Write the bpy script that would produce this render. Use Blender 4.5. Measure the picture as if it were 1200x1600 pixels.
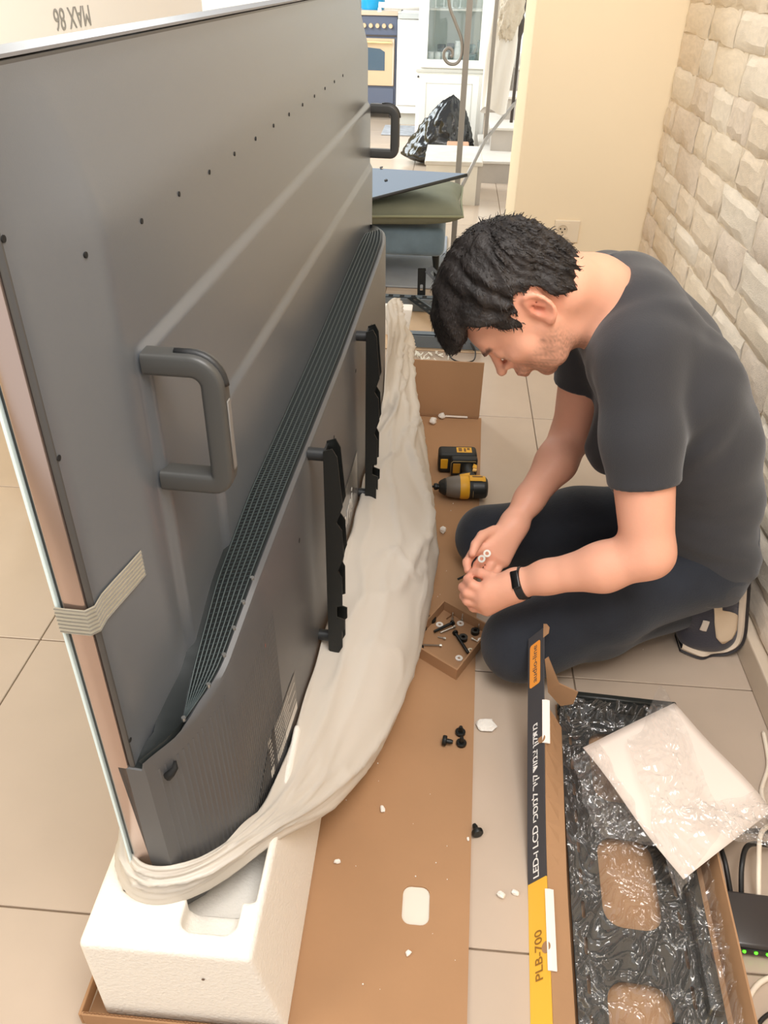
import bpy, bmesh, math, random
import numpy as np
from mathutils import Vector, Matrix

for o in list(bpy.data.objects): bpy.data.objects.remove(o, do_unlink=True)
SC = bpy.context.scene
COL = SC.collection
random.seed(7); np.random.seed(7)

# ---------------------------------------------------------------- camera, world, lights, exposure
cd = bpy.data.cameras.new('camera'); cam = bpy.data.objects.new('camera', cd); COL.objects.link(cam)
cd.sensor_fit = 'VERTICAL'; cd.sensor_height = 36.0; cd.lens = 27.765; cd.clip_start = 0.02; cd.clip_end = 60
rx, dn, fw = Vector((.99666, .07953, .01857)), Vector((.06075, -.56995, -.81943)), Vector((-.05458, .81782, -.57288))
m = Matrix((rx, -dn, -fw)).transposed().to_4x4(); m.translation = Vector((0, 0, 1.29)); cam.matrix_world = m
SC.camera = cam

w = bpy.data.worlds.new('world'); SC.world = w; w.use_nodes = True
wn = w.node_tree.nodes; wl = w.node_tree.links
bg = wn['Background']; bg.inputs['Color'].default_value = (1.0, .97, .945, 1); bg.inputs['Strength'].default_value = .92

def area(name, loc, target, size, power, color, sy=None):
    d = bpy.data.lights.new(name, 'AREA'); d.energy = power; d.color = color; d.size = size
    if sy: d.shape = 'RECTANGLE'; d.size_y = sy
    o = bpy.data.objects.new(name, d); COL.objects.link(o); o.location = loc
    o.rotation_euler = (Vector(target) - Vector(loc)).to_track_quat('-Z', 'Y').to_euler()
    return o
area('window_light', (-2.7, -.6, 2.3), (-.2, 1.0, .2), 2.2, 62, (1.0, .90, .78))
area('ceiling_light', (.45, .3, 2.45), (.1, 1.2, .4), 1.1, 46, (1.0, .975, .95))
area('kitchen_window_light', (-2.6, 6.4, 2.2), (.2, 7.0, .5), 2.2, 210, (.86, .95, 1.0))
SC.view_settings.view_transform = 'Standard'; SC.view_settings.look = 'None'
SC.view_settings.gamma = 1.0; SC.view_settings.use_curve_mapping = False
SC.view_settings.exposure = .06

# ---------------------------------------------------------------- helpers
def lin(c):
    return tuple(((x/255)/12.92 if x/255 <= .04045 else ((x/255+.055)/1.055)**2.4) for x in c)
MATS = {}
def mat(name, rgb, rough=.6, metal=0., spec=.5, var=0., vscale=8., bump=0., bscale=60., emit=None, alpha=None, rgb2=None, stretch=None, sheen=0., attr=None, coat=0.):
    if name in MATS: return MATS[name]
    m = bpy.data.materials.new(name); m.use_nodes = True; MATS[name] = m
    nt = m.node_tree; b = nt.nodes['Principled BSDF']; L = nt.links
    c = lin(rgb); b.inputs['Base Color'].default_value = (*c, 1)
    b.inputs['Roughness'].default_value = rough; b.inputs['Metallic'].default_value = metal
    b.inputs['Specular IOR Level'].default_value = spec
    b.inputs['Coat Weight'].default_value = coat
    if sheen: b.inputs['Sheen Weight'].default_value = sheen
    tc = nt.nodes.new('ShaderNodeTexCoord'); src = tc.outputs['Object']
    if stretch:
        mp = nt.nodes.new('ShaderNodeMapping'); mp.inputs['Scale'].default_value = stretch
        L.new(src, mp.inputs['Vector']); src = mp.outputs['Vector']
    if var or rgb2:
        n = nt.nodes.new('ShaderNodeTexNoise'); n.inputs['Scale'].default_value = vscale; n.inputs['Detail'].default_value = 5
        L.new(src, n.inputs['Vector'])
        r = nt.nodes.new('ShaderNodeValToRGB')
        c2 = lin(rgb2) if rgb2 else tuple(min(1, x*(1+var)) for x in c)
        c1 = c if rgb2 else tuple(x*(1-var) for x in c)
        r.color_ramp.elements[0].position = .35; r.color_ramp.elements[1].position = .68
        r.color_ramp.elements[0].color = (*c1, 1); r.color_ramp.elements[1].color = (*c2, 1)
        L.new(n.outputs['Fac'], r.inputs['Fac']); L.new(r.outputs['Color'], b.inputs['Base Color'])
    if attr:
        a = nt.nodes.new('ShaderNodeAttribute'); a.attribute_name = attr
        L.new(a.outputs['Color'], b.inputs['Base Color'])
    if bump:
        n2 = nt.nodes.new('ShaderNodeTexNoise'); n2.inputs['Scale'].default_value = bscale; n2.inputs['Detail'].default_value = 6
        L.new(src, n2.inputs['Vector'])
        bp = nt.nodes.new('ShaderNodeBump'); bp.inputs['Strength'].default_value = bump; bp.inputs['Distance'].default_value = .01
        L.new(n2.outputs['Fac'], bp.inputs['Height']); L.new(bp.outputs['Normal'], b.inputs['Normal'])
    if emit:
        b.inputs['Emission Color'].default_value = (*lin(emit[0]), 1); b.inputs['Emission Strength'].default_value = emit[1]
    if alpha is not None: b.inputs['Alpha'].default_value = alpha
    return m

def film(name, rgb, opac, rough=.15, gloss=.25, transl=.5):
    """thin plastic film: part clear, part milky, with a glossy skin"""
    m = bpy.data.materials.new(name); m.use_nodes = True; MATS[name] = m
    nt = m.node_tree; nt.nodes.clear(); L = nt.links; N = nt.nodes.new
    out = N('ShaderNodeOutputMaterial'); tr = N('ShaderNodeBsdfTransparent'); df = N('ShaderNodeBsdfDiffuse'); tl = N('ShaderNodeBsdfTranslucent'); gl = N('ShaderNodeBsdfGlossy')
    c = (*lin(rgb), 1)
    for s in (df, tl): s.inputs['Color'].default_value = c
    gl.inputs['Roughness'].default_value = rough
    m1 = N('ShaderNodeMixShader'); m1.inputs[0].default_value = transl; L.new(df.outputs[0], m1.inputs[1]); L.new(tl.outputs[0], m1.inputs[2])
    m2 = N('ShaderNodeMixShader'); m2.inputs[0].default_value = opac; L.new(tr.outputs[0], m2.inputs[1]); L.new(m1.outputs[0], m2.inputs[2])
    m3 = N('ShaderNodeMixShader'); m3.inputs[0].default_value = gloss; L.new(m2.outputs[0], m3.inputs[1]); L.new(gl.outputs[0], m3.inputs[2])
    L.new(m3.outputs[0], out.inputs['Surface'])
    return m

def tag(o, label=None, cat=None, group=None, kind=None):
    if label: o['label'] = label
    if cat: o['category'] = cat
    if group: o['group'] = group
    if kind: o['kind'] = kind
    return o
def thing(name, label, cat, loc=(0, 0, 0), rot=(0, 0, 0), group=None):
    o = bpy.data.objects.new(name, None); COL.objects.link(o); o.location = loc; o.rotation_euler = rot; o.empty_display_size = .05
    return tag(o, label, cat, group)
def link(name, me, material, parent=None, smooth=False, loc=None, rot=None, scale=None):
    o = bpy.data.objects.new(name, me); COL.objects.link(o)
    if material is not None and not me.materials:
        for mm in (material if isinstance(material, (list, tuple)) else [material]): me.materials.append(mm)
    if smooth: me.polygons.foreach_set('use_smooth', [True]*len(me.polygons))
    if parent: o.parent = parent
    if loc is not None: o.location = loc
    if rot is not None: o.rotation_euler = rot
    if scale is not None: o.scale = scale
    return o
def mesh(name, verts, faces, material, parent=None, smooth=False, **k):
    me = bpy.data.meshes.new(name); me.from_pydata([tuple(map(float, v)) for v in verts], [], [tuple(f) for f in faces]); me.update()
    return link(name, me, material, parent, smooth, **k)
class MB:
    """collects shapes into one mesh"""
    def __init__(s): s.bm = bmesh.new()
    def _xf(s, vs, M):
        if M is not None: bmesh.ops.transform(s.bm, matrix=M, verts=vs)
    def box(s, lo, hi, bev=0., seg=2, M=None):
        r = bmesh.ops.create_cube(s.bm, size=1); vs = r['verts']
        sz = [max(1e-5, hi[i]-lo[i]) for i in range(3)]; c = [(hi[i]+lo[i])/2 for i in range(3)]
        for v in vs: v.co = Vector((v.co.x*sz[0]+c[0], v.co.y*sz[1]+c[1], v.co.z*sz[2]+c[2]))
        if bev > 0:
            es = list({e for v in vs for e in v.link_edges})
            r2 = bmesh.ops.bevel(s.bm, geom=es, offset=min(bev, min(sz)*.49), segments=seg, affect='EDGES', profile=.5)
            vs = list({v for f in r2['faces'] for v in f.verts} | {v for v in vs if v.is_valid})
        s._xf(vs, M); return s
    def cyl(s, a, b, r, r2=None, seg=16, cap=True):
        a, b = Vector(a), Vector(b); d = b-a
        q = d.to_track_quat('Z', 'Y').to_matrix().to_4x4(); q.translation = (a+b)/2
        bmesh.ops.create_cone(s.bm, cap_ends=cap, segments=seg, radius1=r, radius2=r if r2 is None else r2, depth=d.length, matrix=q); return s
    def ball(s, c, r, seg=12, sc=(1, 1, 1)):
        M = Matrix.Translation(c) @ Matrix.Diagonal((*sc, 1))
        bmesh.ops.create_uvsphere(s.bm, u_segments=seg, v_segments=max(6, seg*2//3), radius=r, matrix=M); return s
    def tube(s, pts, r, seg=8, closed=False, cap=True):
        pts = [Vector(p) for p in pts]; n = len(pts); rr = r if isinstance(r, (list, tuple)) else [r]*n
        rings = []; up = Vector((0, 0, 1))
        for i, p in enumerate(pts):
            t = (pts[(i+1) % n]-pts[i-1]) if closed else (pts[min(n-1, i+1)]-pts[max(0, i-1)])
            t.normalize()
            if abs(t.dot(up)) > .98: up = Vector((1, 0, 0)) if abs(t.x) < .9 else Vector((0, 1, 0))
            x = up.cross(t).normalized(); y = t.cross(x).normalized(); up = y.copy()
            rings.append([s.bm.verts.new(p + (x*math.cos(k*2*math.pi/seg)+y*math.sin(k*2*math.pi/seg))*rr[i]) for k in range(seg)])
        for i in range(n if closed else n-1):
            A, B = rings[i], rings[(i+1) % n]
            for k in range(seg): s.bm.faces.new((A[k], A[(k+1) % seg], B[(k+1) % seg], B[k]))
        if cap and not closed: s.bm.faces.new(rings[0][::-1]); s.bm.faces.new(rings[-1])
        return s
    def lathe(s, prof, seg=24, M=None):
        vs0 = []
        for r, z in prof: vs0.append([s.bm.verts.new((r*math.cos(k*2*math.pi/seg), r*math.sin(k*2*math.pi/seg), z)) for k in range(seg)])
        for A, B in zip(vs0, vs0[1:]):
            for k in range(seg): s.bm.faces.new((A[k], A[(k+1) % seg], B[(k+1) % seg], B[k]))
        s._xf([v for r in vs0 for v in r], M); return s
    def prism(s, poly, h0, h1, axes='xyz', M=None):
        """polygon in the first two axes, extruded along the third"""
        ix = ['xyz'.index(c) for c in axes]
        def mk(p, h):
            c = [0, 0, 0]; c[ix[0]] = p[0]; c[ix[1]] = p[1]; c[ix[2]] = h; return s.bm.verts.new(c)
        A = [mk(p, h0) for p in poly]; B = [mk(p, h1) for p in poly]; n = len(poly)
        fs = [s.bm.faces.new(A), s.bm.faces.new(B)]
        for k in range(n): fs.append(s.bm.faces.new((A[k], A[(k+1) % n], B[(k+1) % n], B[k])))
        bmesh.ops.recalc_face_normals(s.bm, faces=fs)
        s._xf(A+B, M); return s
    def quadgrid(s, P):
        V = [[s.bm.verts.new(tuple(map(float, p))) for p in row] for row in P]
        for i in range(len(V)-1):
            for j in range(len(V[0])-1): s.bm.faces.new((V[i][j], V[i+1][j], V[i+1][j+1], V[i][j+1]))
        return s
    def build(s, name, material, parent=None, smooth=False, recalc=True, **k):
        if recalc: bmesh.ops.recalc_face_normals(s.bm, faces=s.bm.faces[:])
        me = bpy.data.meshes.new(name); s.bm.to_mesh(me); s.bm.free()
        o = link(name, me, material, parent, smooth, **k)
        if smooth == 'auto':
            me.polygons.foreach_set('use_smooth', [True]*len(me.polygons)); 
            try: me.set_sharp_from_angle(angle=math.radians(38))
            except Exception: pass
        return o
def rrect(x0, y0, x1, y1, r, n=6):
    out = []
    for cx, cy, a0 in ((x1-r, y1-r, 0), (x0+r, y1-r, 90), (x0+r, y0+r, 180), (x1-r, y0+r, 270)):
        for k in range(n+1):
            a = math.radians(a0+90*k/n); out.append((cx+r*math.cos(a), cy+r*math.sin(a)))
    return out
def circ(cx, cy, r, n=20, ry=None):
    return [(cx+r*math.cos(2*math.pi*k/n), cy+(ry or r)*math.sin(2*math.pi*k/n)) for k in range(n)]
def plate_mesh(name, outer, holes, th, bev=0.):
    """flat plate with cut-outs in the xy plane, z from 0 to th"""
    cu = bpy.data.curves.new(name, 'CURVE'); cu.dimensions = '2D'; cu.fill_mode = 'BOTH'; cu.extrude = th/2; cu.bevel_depth = bev
    for poly in [outer]+list(holes):
        sp = cu.splines.new('POLY'); sp.points.add(len(poly)-1); sp.use_cyclic_u = True
        for p, q in zip(sp.points, poly): p.co = (q[0], q[1], 0, 1)
    o = bpy.data.objects.new(name, cu); COL.objects.link(o)
    dg = bpy.context.evaluated_depsgraph_get(); me = bpy.data.meshes.new_from_object(o.evaluated_get(dg)); me.name = name
    bpy.data.objects.remove(o); bpy.data.curves.remove(cu)
    me.transform(Matrix.Translation((0, 0, th/2))); me.materials.clear()
    return me
def text(name, s, size, material, parent, M, extrude=.0004, align='CENTER', shear=0, offset=0., spacing=1.):
    cu = bpy.data.curves.new(name, 'FONT'); cu.body = s; cu.size = size; cu.extrude = extrude; cu.align_x = align; cu.align_y = 'CENTER'; cu.offset = offset; cu.space_character = spacing
    cu.materials.append(material)
    t = bpy.data.objects.new(name, cu); COL.objects.link(t); dg = bpy.context.evaluated_depsgraph_get()
    me = bpy.data.meshes.new_from_object(t.evaluated_get(dg)); me.name = name; bpy.data.objects.remove(t); bpy.data.curves.remove(cu)
    me.materials.clear(); me.materials.append(material); o = bpy.data.objects.new(name, me); COL.objects.link(o); o.parent = parent; o.matrix_local = M
    return o
def basis(x, y, z, loc):
    M = Matrix((Vector(x).normalized(), Vector(y).normalized(), Vector(z).normalized())).transposed().to_4x4(); M.translation = Vector(loc); return M
def sstep(a, b, x):
    t = np.clip((np.asarray(x, float)-a)/(b-a), 0, 1); return t*t*(3-2*t)
def fbm(P, seed=0, octv=4, f0=1.):
    """cheap smooth pseudo-noise from summed rotated sines, about -1..1"""
    rs = np.random.RandomState(seed); P = np.asarray(P, float); out = np.zeros(P.shape[:-1]); a = 1.; tot = 0; f = f0
    for k in range(octv):
        for j in range(3):
            d = rs.normal(size=3); d /= np.linalg.norm(d)
            d2 = rs.normal(size=3); d2 /= np.linalg.norm(d2)
            out += a*np.sin(f*(P@d)*2*np.pi*rs.uniform(.7, 1.3)+rs.uniform(0, 6.28)+1.3*np.sin(f*(P@d2)*3.+rs.uniform(0, 6.28)))
        tot += 1.7*a; a *= .5; f *= 2.05
    return out/tot
def copy_tree(o, parent=None):
    c = o.copy(); COL.objects.link(c)
    if parent: c.parent = parent
    for ch in list(o.children): copy_tree(ch, c)
    return c
class Field:
    """signed distance field on a grid; shapes are merged smoothly and the zero surface is meshed"""
    def __init__(s, lo, hi, h):
        s.lo = np.array(lo, float); s.h = h; s.n = np.ceil((np.array(hi)-s.lo)/h).astype(int)+1
        s.a = np.full(s.n, .05, np.float32)
    def sl(s, lo, hi, pad):
        i0 = np.clip(np.floor((np.array(lo)-pad-s.lo)/s.h).astype(int), 0, s.n-1); i1 = np.clip(np.ceil((np.array(hi)+pad-s.lo)/s.h).astype(int)+1, 1, s.n)
        S = tuple(slice(a, b) for a, b in zip(i0, i1))
        ax = [s.lo[d]+s.h*np.arange(i0[d], i1[d]) for d in range(3)]
        return S, ax[0][:, None, None], ax[1][None, :, None], ax[2][None, None, :]
    def merge(s, S, d, k, sub=False):
        a = s.a[S]; d = d.astype(np.float32)
        if sub:
            d = -d
            h = np.clip(.5-.5*(d-a)/(-k) if False else .5+.5*(d-a)/k, 0, 1); s.a[S] = a*(1-h)+d*h+k*h*(1-h)
        else:
            h = np.clip(.5+.5*(a-d)/k, 0, 1); s.a[S] = a*(1-h)+d*h-k*h*(1-h)
    def cap(s, p, q, r0, r1, k=.02, sub=False, infl=0.):
        p, q = np.array(p, float), np.array(q, float); r0 += infl; r1 += infl; R_ = max(r0, r1)
        S, X, Y, Z = s.sl(np.minimum(p, q)-R_, np.maximum(p, q)+R_, .055)
        d = q-p; L2 = float(d@d)+1e-12
        t = np.clip(((X-p[0])*d[0]+(Y-p[1])*d[1]+(Z-p[2])*d[2])/L2, 0, 1)
        D = np.sqrt((X-p[0]-t*d[0])**2+(Y-p[1]-t*d[1])**2+(Z-p[2]-t*d[2])**2)-(r0+(r1-r0)*t)
        s.merge(S, D, k, sub)
    def chain(s, pts, rs, k=.02, infl=0.):
        for i in range(len(pts)-1): s.cap(pts[i], pts[i+1], rs[i], rs[i+1], k, infl=infl)
    def ell(s, c, r, ax=None, k=.02, sub=False, infl=0.):
        c = np.array(c, float); r = np.array(r, float)+infl; A_ = np.eye(3) if ax is None else np.array(ax, float)
        R_ = r.max(); S, X, Y, Z = s.sl(c-R_, c+R_, .05)
        x, y, z = X-c[0], Y-c[1], Z-c[2]; q = [(x*A_[i][0]+y*A_[i][1]+z*A_[i][2]) for i in range(3)]
        k0 = np.sqrt(sum((q[i]/r[i])**2 for i in range(3))); k1 = np.sqrt(sum((q[i]/r[i]**2)**2 for i in range(3)))+1e-9
        s.merge(S, k0*(k0-1)/k1, k, sub)
    def clip(s, fn, lo=None, hi=None):
        """intersect with fn<0 inside a box"""
        S, X, Y, Z = s.sl(lo if lo is not None else s.lo, hi if hi is not None else s.lo+s.h*s.n, 0)
        s.a[S] = np.maximum(s.a[S], fn(X, Y, Z).astype(np.float32))
    def add(s, fn):
        S, X, Y, Z = s.sl(s.lo, s.lo+s.h*s.n, 0); m_ = np.abs(s.a) < .03; s.a = s.a+np.where(m_, fn(X, Y, Z), 0).astype(np.float32)
    def mesh(s):
        a = s.a; ins = a < 0; nx, ny, nz = a.shape
        cnt = np.zeros((nx-1, ny-1, nz-1), np.int8); acc = None
        cs = [(i, j, k) for i in (0, 1) for j in (0, 1) for k in (0, 1)]
        sub = lambda A_, c: A_[c[0]:nx-1+c[0], c[1]:ny-1+c[1], c[2]:nz-1+c[2]]
        for c in cs: cnt += sub(ins, c)
        act = np.argwhere((cnt > 0) & (cnt < 8)); I, J, K = act.T
        val = {c: a[I+c[0], J+c[1], K+c[2]] for c in cs}
        num = np.zeros((len(act), 3)); den = np.zeros(len(act))
        for c in cs:
            for d in range(3):
                if c[d] == 0:
                    e = list(c); e[d] = 1; e = tuple(e); v0, v1 = val[c], val[e]; m_ = (v0 < 0) != (v1 < 0)
                    t = np.where(m_, v0/np.where(m_, v0-v1, 1), 0)
                    p = np.tile(np.array(c, float), (len(act), 1)); p[:, d] = t
                    num += p*m_[:, None]; den += m_
        V = (act+num/den[:, None])*s.h+s.lo
        idx = np.full((nx-1, ny-1, nz-1), -1, np.int64); idx[I, J, K] = np.arange(len(act)); F_ = []
        for d in range(3):
            o1, o2 = [(1, 2), (2, 0), (0, 1)][d]
            A0 = np.take(ins, range(0, a.shape[d]-1), d); A1 = np.take(ins, range(1, a.shape[d]), d)
            E = np.argwhere(A0 != A1); E = E[(E[:, o1] > 0) & (E[:, o2] > 0) & (E[:, o1] < a.shape[o1]-1) & (E[:, o2] < a.shape[o2]-1)]
            q = []
            for da, db in ((1, 1), (0, 1), (0, 0), (1, 0)):
                e = E.copy(); e[:, o1] -= da; e[:, o2] -= db; q.append(idx[e[:, 0], e[:, 1], e[:, 2]])
            q = np.stack(q, 1); fl2 = A0[E[:, 0], E[:, 1], E[:, 2]]; q[~fl2] = q[~fl2][:, ::-1]; F_.append(q)
        return V, np.concatenate(F_)
def fobj(name, field, material, parent, smooth_it=2, colors=None):
    V, F_ = field.mesh(); me = bpy.data.meshes.new(name)
    # light Laplacian smoothing on quads
    for _ in range(smooth_it):
        acc = np.zeros_like(V); n_ = np.zeros(len(V))
        for k in range(4):
            for sgn in (1, 3): np.add.at(acc, F_[:, k], V[F_[:, (k+sgn) % 4]]); np.add.at(n_, F_[:, k], 1)
        V = V*.5+.5*acc/np.maximum(n_, 1)[:, None]
    me.vertices.add(len(V)); me.vertices.foreach_set('co', V.ravel()); me.loops.add(F_.size); me.loops.foreach_set('vertex_index', F_.ravel().astype(np.int32))
    me.polygons.add(len(F_)); me.polygons.foreach_set('loop_start', np.arange(0, F_.size, 4, dtype=np.int32)); me.update(calc_edges=True); me.validate()
    if colors is not None:
        at = me.color_attributes.new('Col', 'FLOAT_COLOR', 'POINT'); cc = colors(V); at.data.foreach_set('color', np.concatenate([cc, np.ones((len(V), 1))], 1).ravel())
    return link(name, me, material, parent, True)

# ---------------------------------------------------------------- setting
def structure(o): o['kind'] = 'structure'; return o
M_grout = mat('grout', (150, 132, 112), .9)
M_tile = mat('floor_tile', (192, 174, 156), .22, spec=.5, var=.05, vscale=3)
fl = structure(MB().box((-4, -1.5, -.06), (3, 12, -.006)).build('floor', M_grout))
me = None
P = .605
for i in range(-7, 5):
    for j in range(-2, 17):
        x0, y0 = .344+i*P, .645+j*P
        if me is None:
            o = MB().box((.0016, .0016, -.008), (P-.0016, P-.0016, 0), .0012, 1).build('tile', M_tile, fl); me = o.data
        else:
            o = bpy.data.objects.new('tile', me); COL.objects.link(o); o.parent = fl
        o.location = (x0, y0, random.uniform(-.0004, 0))
# stone wall on the right: backing plus split-face stones laid in courses
M_stone = [mat('stone_a', (238, 222, 199), .85, var=.05, vscale=7, bump=.35, bscale=40, spec=.2), mat('stone_b', (234, 217, 194), .85, var=.06, vscale=7, bump=.35, bscale=40, spec=.2),
           mat('stone_c', (240, 227, 208), .85, var=.05, vscale=7, bump=.35, bscale=40, spec=.2), mat('stone_d', (231, 215, 196), .85, var=.06, vscale=9, bump=.35, bscale=40, spec=.2)]
wr = structure(MB().box((.757, -.6, 0), (.95, 3.149, 2.6)).build('wall_right', mat('wall_mortar', (214, 196, 170), .95, bump=.5, bscale=50)))
protos = []
for k in range(12):
    rs = random.Random(k); nx, nz = 6, 4; V = []; Fc = []
    tilt = rs.uniform(-.25, .25); tz = rs.uniform(-.2, .25)
    for a in range(nx+1):
        for b in range(nz+1):
            ed = min(a, nx-a, b, nz-b)
            d = -.55-tilt*(a/nx-.5)-tz*(b/nz-.5)-rs.uniform(-.17, .17) + (.42 if ed == 0 else 0)
            V.append((d, (a/nx-.5)*(1-.0)+(rs.uniform(-.025, .025) if ed else rs.uniform(-.02, .02)), b/nz-.5+(rs.uniform(-.04, .04))))
    n = nz+1
    for a in range(nx):
        for b in range(nz): Fc.append((a*n+b, a*n+b+1, (a+1)*n+b+1, (a+1)*n+b))
    rim = [a*n for a in range(nx+1)]+[nx*n+b for b in range(1, n)]+[a*n+nz for a in range(nx-1, -1, -1)]+[b for b in range(nz-1, 0, -1)]
    q = len(V)
    for r in rim: V.append((.4, V[r][1], V[r][2]))
    for r in range(len(rim)): Fc.append((rim[r], rim[(r+1) % len(rim)], q+(r+1) % len(rim), q+r))
    mm = bpy.data.meshes.new('stone'); mm.from_pydata(V, [], Fc); mm.update()
    mm.materials.append(M_stone[k % 4]); mm.polygons.foreach_set('use_smooth', [True]*len(mm.polygons)); mm.set_sharp_from_angle(angle=math.radians(48)); protos.append(mm)
rs = random.Random(3); z = .075; cnt = 0
while z < 1.5:
    hh = rs.choice((.062, .075, .088, .1)); y = .42 + rs.uniform(-.1, .1)
    while y < 3.149:
        ln = min(rs.uniform(.13, .32), 3.149-y)
        if 3.149-(y+ln) < .07: ln = 3.149-y
        # only the span a viewer near the photograph's place can see
        if True:
            o = bpy.data.objects.new('stone', rs.choice(protos)); COL.objects.link(o); o.parent = wr
            dp = rs.uniform(.012, .020)
            o.location = (.757, y+ln/2, z+hh/2); o.scale = (dp, ln*.992, hh*.985); cnt += 1
        y += ln
    z += hh
structure(MB().box((.728, -.6, 0), (.757, 3.149, .07), .004).build('baseboard_right', mat('skirting_tile', (206, 190, 170), .4, var=.06)))
# cream wall end at the back
M_cream = mat('cream_plaster', (250, 232, 200), .75, var=.015, vscale=2, spec=.3)
structure(MB().box((.258, 3.149, 0), (.95, 3.6, 2.6), .006).build('wall_back', M_cream))
structure(MB().box((.256, 3.139, 0), (.735, 3.149, .07), .003).build('baseboard_back', MATS['skirting_tile']))
M_white = mat('white_plaster', (240, 238, 234), .8, spec=.3)
structure(MB().box((-4, 9.4, 0), (3, 9.6, 2.7)).build('wall_kitchen', M_white))
structure(MB().box((.60, 3.6, 0), (.8, 9.4, 2.7)).build('wall_stair', M_white))
structure(MB().box((-3.2, -1.5, 0), (-3, 9.6, 2.7)).build('wall_left', mat('yellow_plaster', (250, 228, 165), .8)))
# wall socket
M_sock = mat('socket_plastic', (238, 222, 196), .35)
s = thing('wall_socket', 'cream plastic wall socket with three pin holes on the cream wall', 'socket', (.452, 3.149, .452))
MB().box((-.034, -.009, -.042), (.062, 0, .040), .003).build('cover_plate', M_sock, s)
me = plate_mesh('socket_face', rrect(-.026, -.026, .026, .026, .003), [circ(0, 0, .019, 24)], .004)
link('socket_face', me, M_sock, s, loc=(-.002, -.009, .004), rot=(math.pi/2, 0, 0))
MB().cyl((-.002, -.0095, .004), (-.002, -.0085, .004), .019, seg=24).build('socket_well', mat('socket_well', (222, 204, 176), .4), s)
for dx, dz in ((-.008, .004), (.008, .004), (0, -.008)):
    MB().cyl((-.002+dx, -.0115, .004+dz), (-.002+dx, -.009, .004+dz), .0028, seg=10).build('pin_hole', mat('hole_dark', (40, 34, 28), .9), s)
# ---------------------------------------------------------------- the large television, back towards the room
TH = -math.atan2(.0396, .9992)
tv = thing('television', 'huge flat television standing on white foam, its dark grey back towards the room', 'television', (-.3699, .5846, .15), (0, 0, TH))
# local axes: x out of the back, y along the length away from the camera, z up
L, H = 1.93, 1.075
M_back = mat('tv_back', (94, 98, 103), .30, spec=.95, bump=.04, bscale=900)
M_dark = mat('tv_dark', (38, 39, 40), .45, bump=.03, bscale=700)
M_edge = mat('tv_edge_metal', (188, 168, 158), .22, metal=.85)
M_glass = mat('tv_screen_glass', (10, 12, 14), .05, coat=1)
M_film = mat('tv_clear_film', (225, 245, 248), .12, spec=.8)
MB().box((.0, 0, 0), (.026, L, H), .003, 2).build('frame', M_edge, tv, 'auto')
MB().box((-.004, .004, .004), (-.0002, L-.004, H-.004)).build('screen', M_glass, tv)
MB().box((-.0075, -.002, .10), (-.0042, L, H-.004), .001, 1).build('protective_film', M_film, tv)
MB().box((.0262, .002, .003), (.034, L-.002, H-.001), .002, 2).build('rear_rim', mat('tv_rim', (70, 68, 66), .4), tv, 'auto')
MB().box((-.004, .0, H+.0003), (.034, L, H+.003)).build('top_strip', mat('tv_top', (122, 122, 125), .45), tv)
TB = .066
def lstep(a, b, x):
    t = np.clip((np.asarray(x, float)-a)/(b-a), -.2, 1.2); k = .12
    return np.where(t < k, np.maximum(t+k, 0)**2/(4*k), np.where(t > 1-k, 1-np.maximum(1+k-t, 0)**2/(4*k), t))
def bulge(u, w):
    near = lstep(.012, .105, u); far = sstep(.012, .10, L-u); top = lstep(.004, .118, H-.004-w)
    base = (TB-.034)*np.minimum(near, 1)*far*top
    # stepped inner panels
    s1 = sstep(.128, .145, u)*sstep(.0, .016, .822-w)*sstep(.0, .02, L-.02-u)
    s2 = sstep(.285, .30, u)*sstep(.0, .016, .665-w)*sstep(.0, .02, L-.02-u)
    return .034+base+.008*s1*far+.007*s2*far
us = np.unique(np.concatenate([np.linspace(.004, .16, 40), np.linspace(.16, .31, 26), np.linspace(.31, L-.13, 60), np.linspace(L-.13, L-.004, 30)]))
ws = np.unique(np.concatenate([np.linspace(.02, .63, 30), np.linspace(.63, .68, 14), np.linspace(.68, .80, 10), np.linspace(.80, .83, 12), np.linspace(.83, .98, 10), np.linspace(.98, H-.004, 24)]))
UU, WW = np.meshgrid(us, ws, indexing='ij'); TT = bulge(UU, WW)
def grid_faces(ni, nj): return [(i*nj+j, (i+1)*nj+j, (i+1)*nj+j+1, i*nj+j+1) for i in range(ni-1) for j in range(nj-1)]
V = np.stack([TT, UU, WW], -1).reshape(-1, 3)
mesh('back_cover', V, grid_faces(len(us), len(ws)), M_back, tv, True)
# lower housing with the speaker vents along its top
ku = [0, .012, .04, .095, .225, .4, .9, 1.45, 1.56, 1.66, 1.74, 1.80, 1.86]
kt = [.036, .062, .088, .126, .142, .15, .155, .156, .154, .142, .12, .09, .05]
kw = [.335, .345, .36, .402, .455, .480, .494, .518, .522, .520, .51, .50, .49]
uh = np.unique(np.concatenate([np.linspace(0, .45, 60), np.linspace(.45, 1.4, 30), np.linspace(1.4, 1.86, 40)]))
def smooth_interp(x, kx, ky):
    y = np.interp(x, kx, ky)
    xs = np.linspace(min(kx), max(kx), 1600); ys = np.interp(xs, kx, ky); n = 41
    pad = np.concatenate([np.full(n//2, ys[0])+0*np.arange(n//2), ys, np.full(n//2, ys[-1])]); ys = np.convolve(pad, np.ones(n)/n, 'valid')
    return np.interp(x, xs, ys)
def h_t(u): return smooth_interp(u, ku, kt)
def h_w(u): return smooth_interp(u, ku, kw)
rows = []
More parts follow.
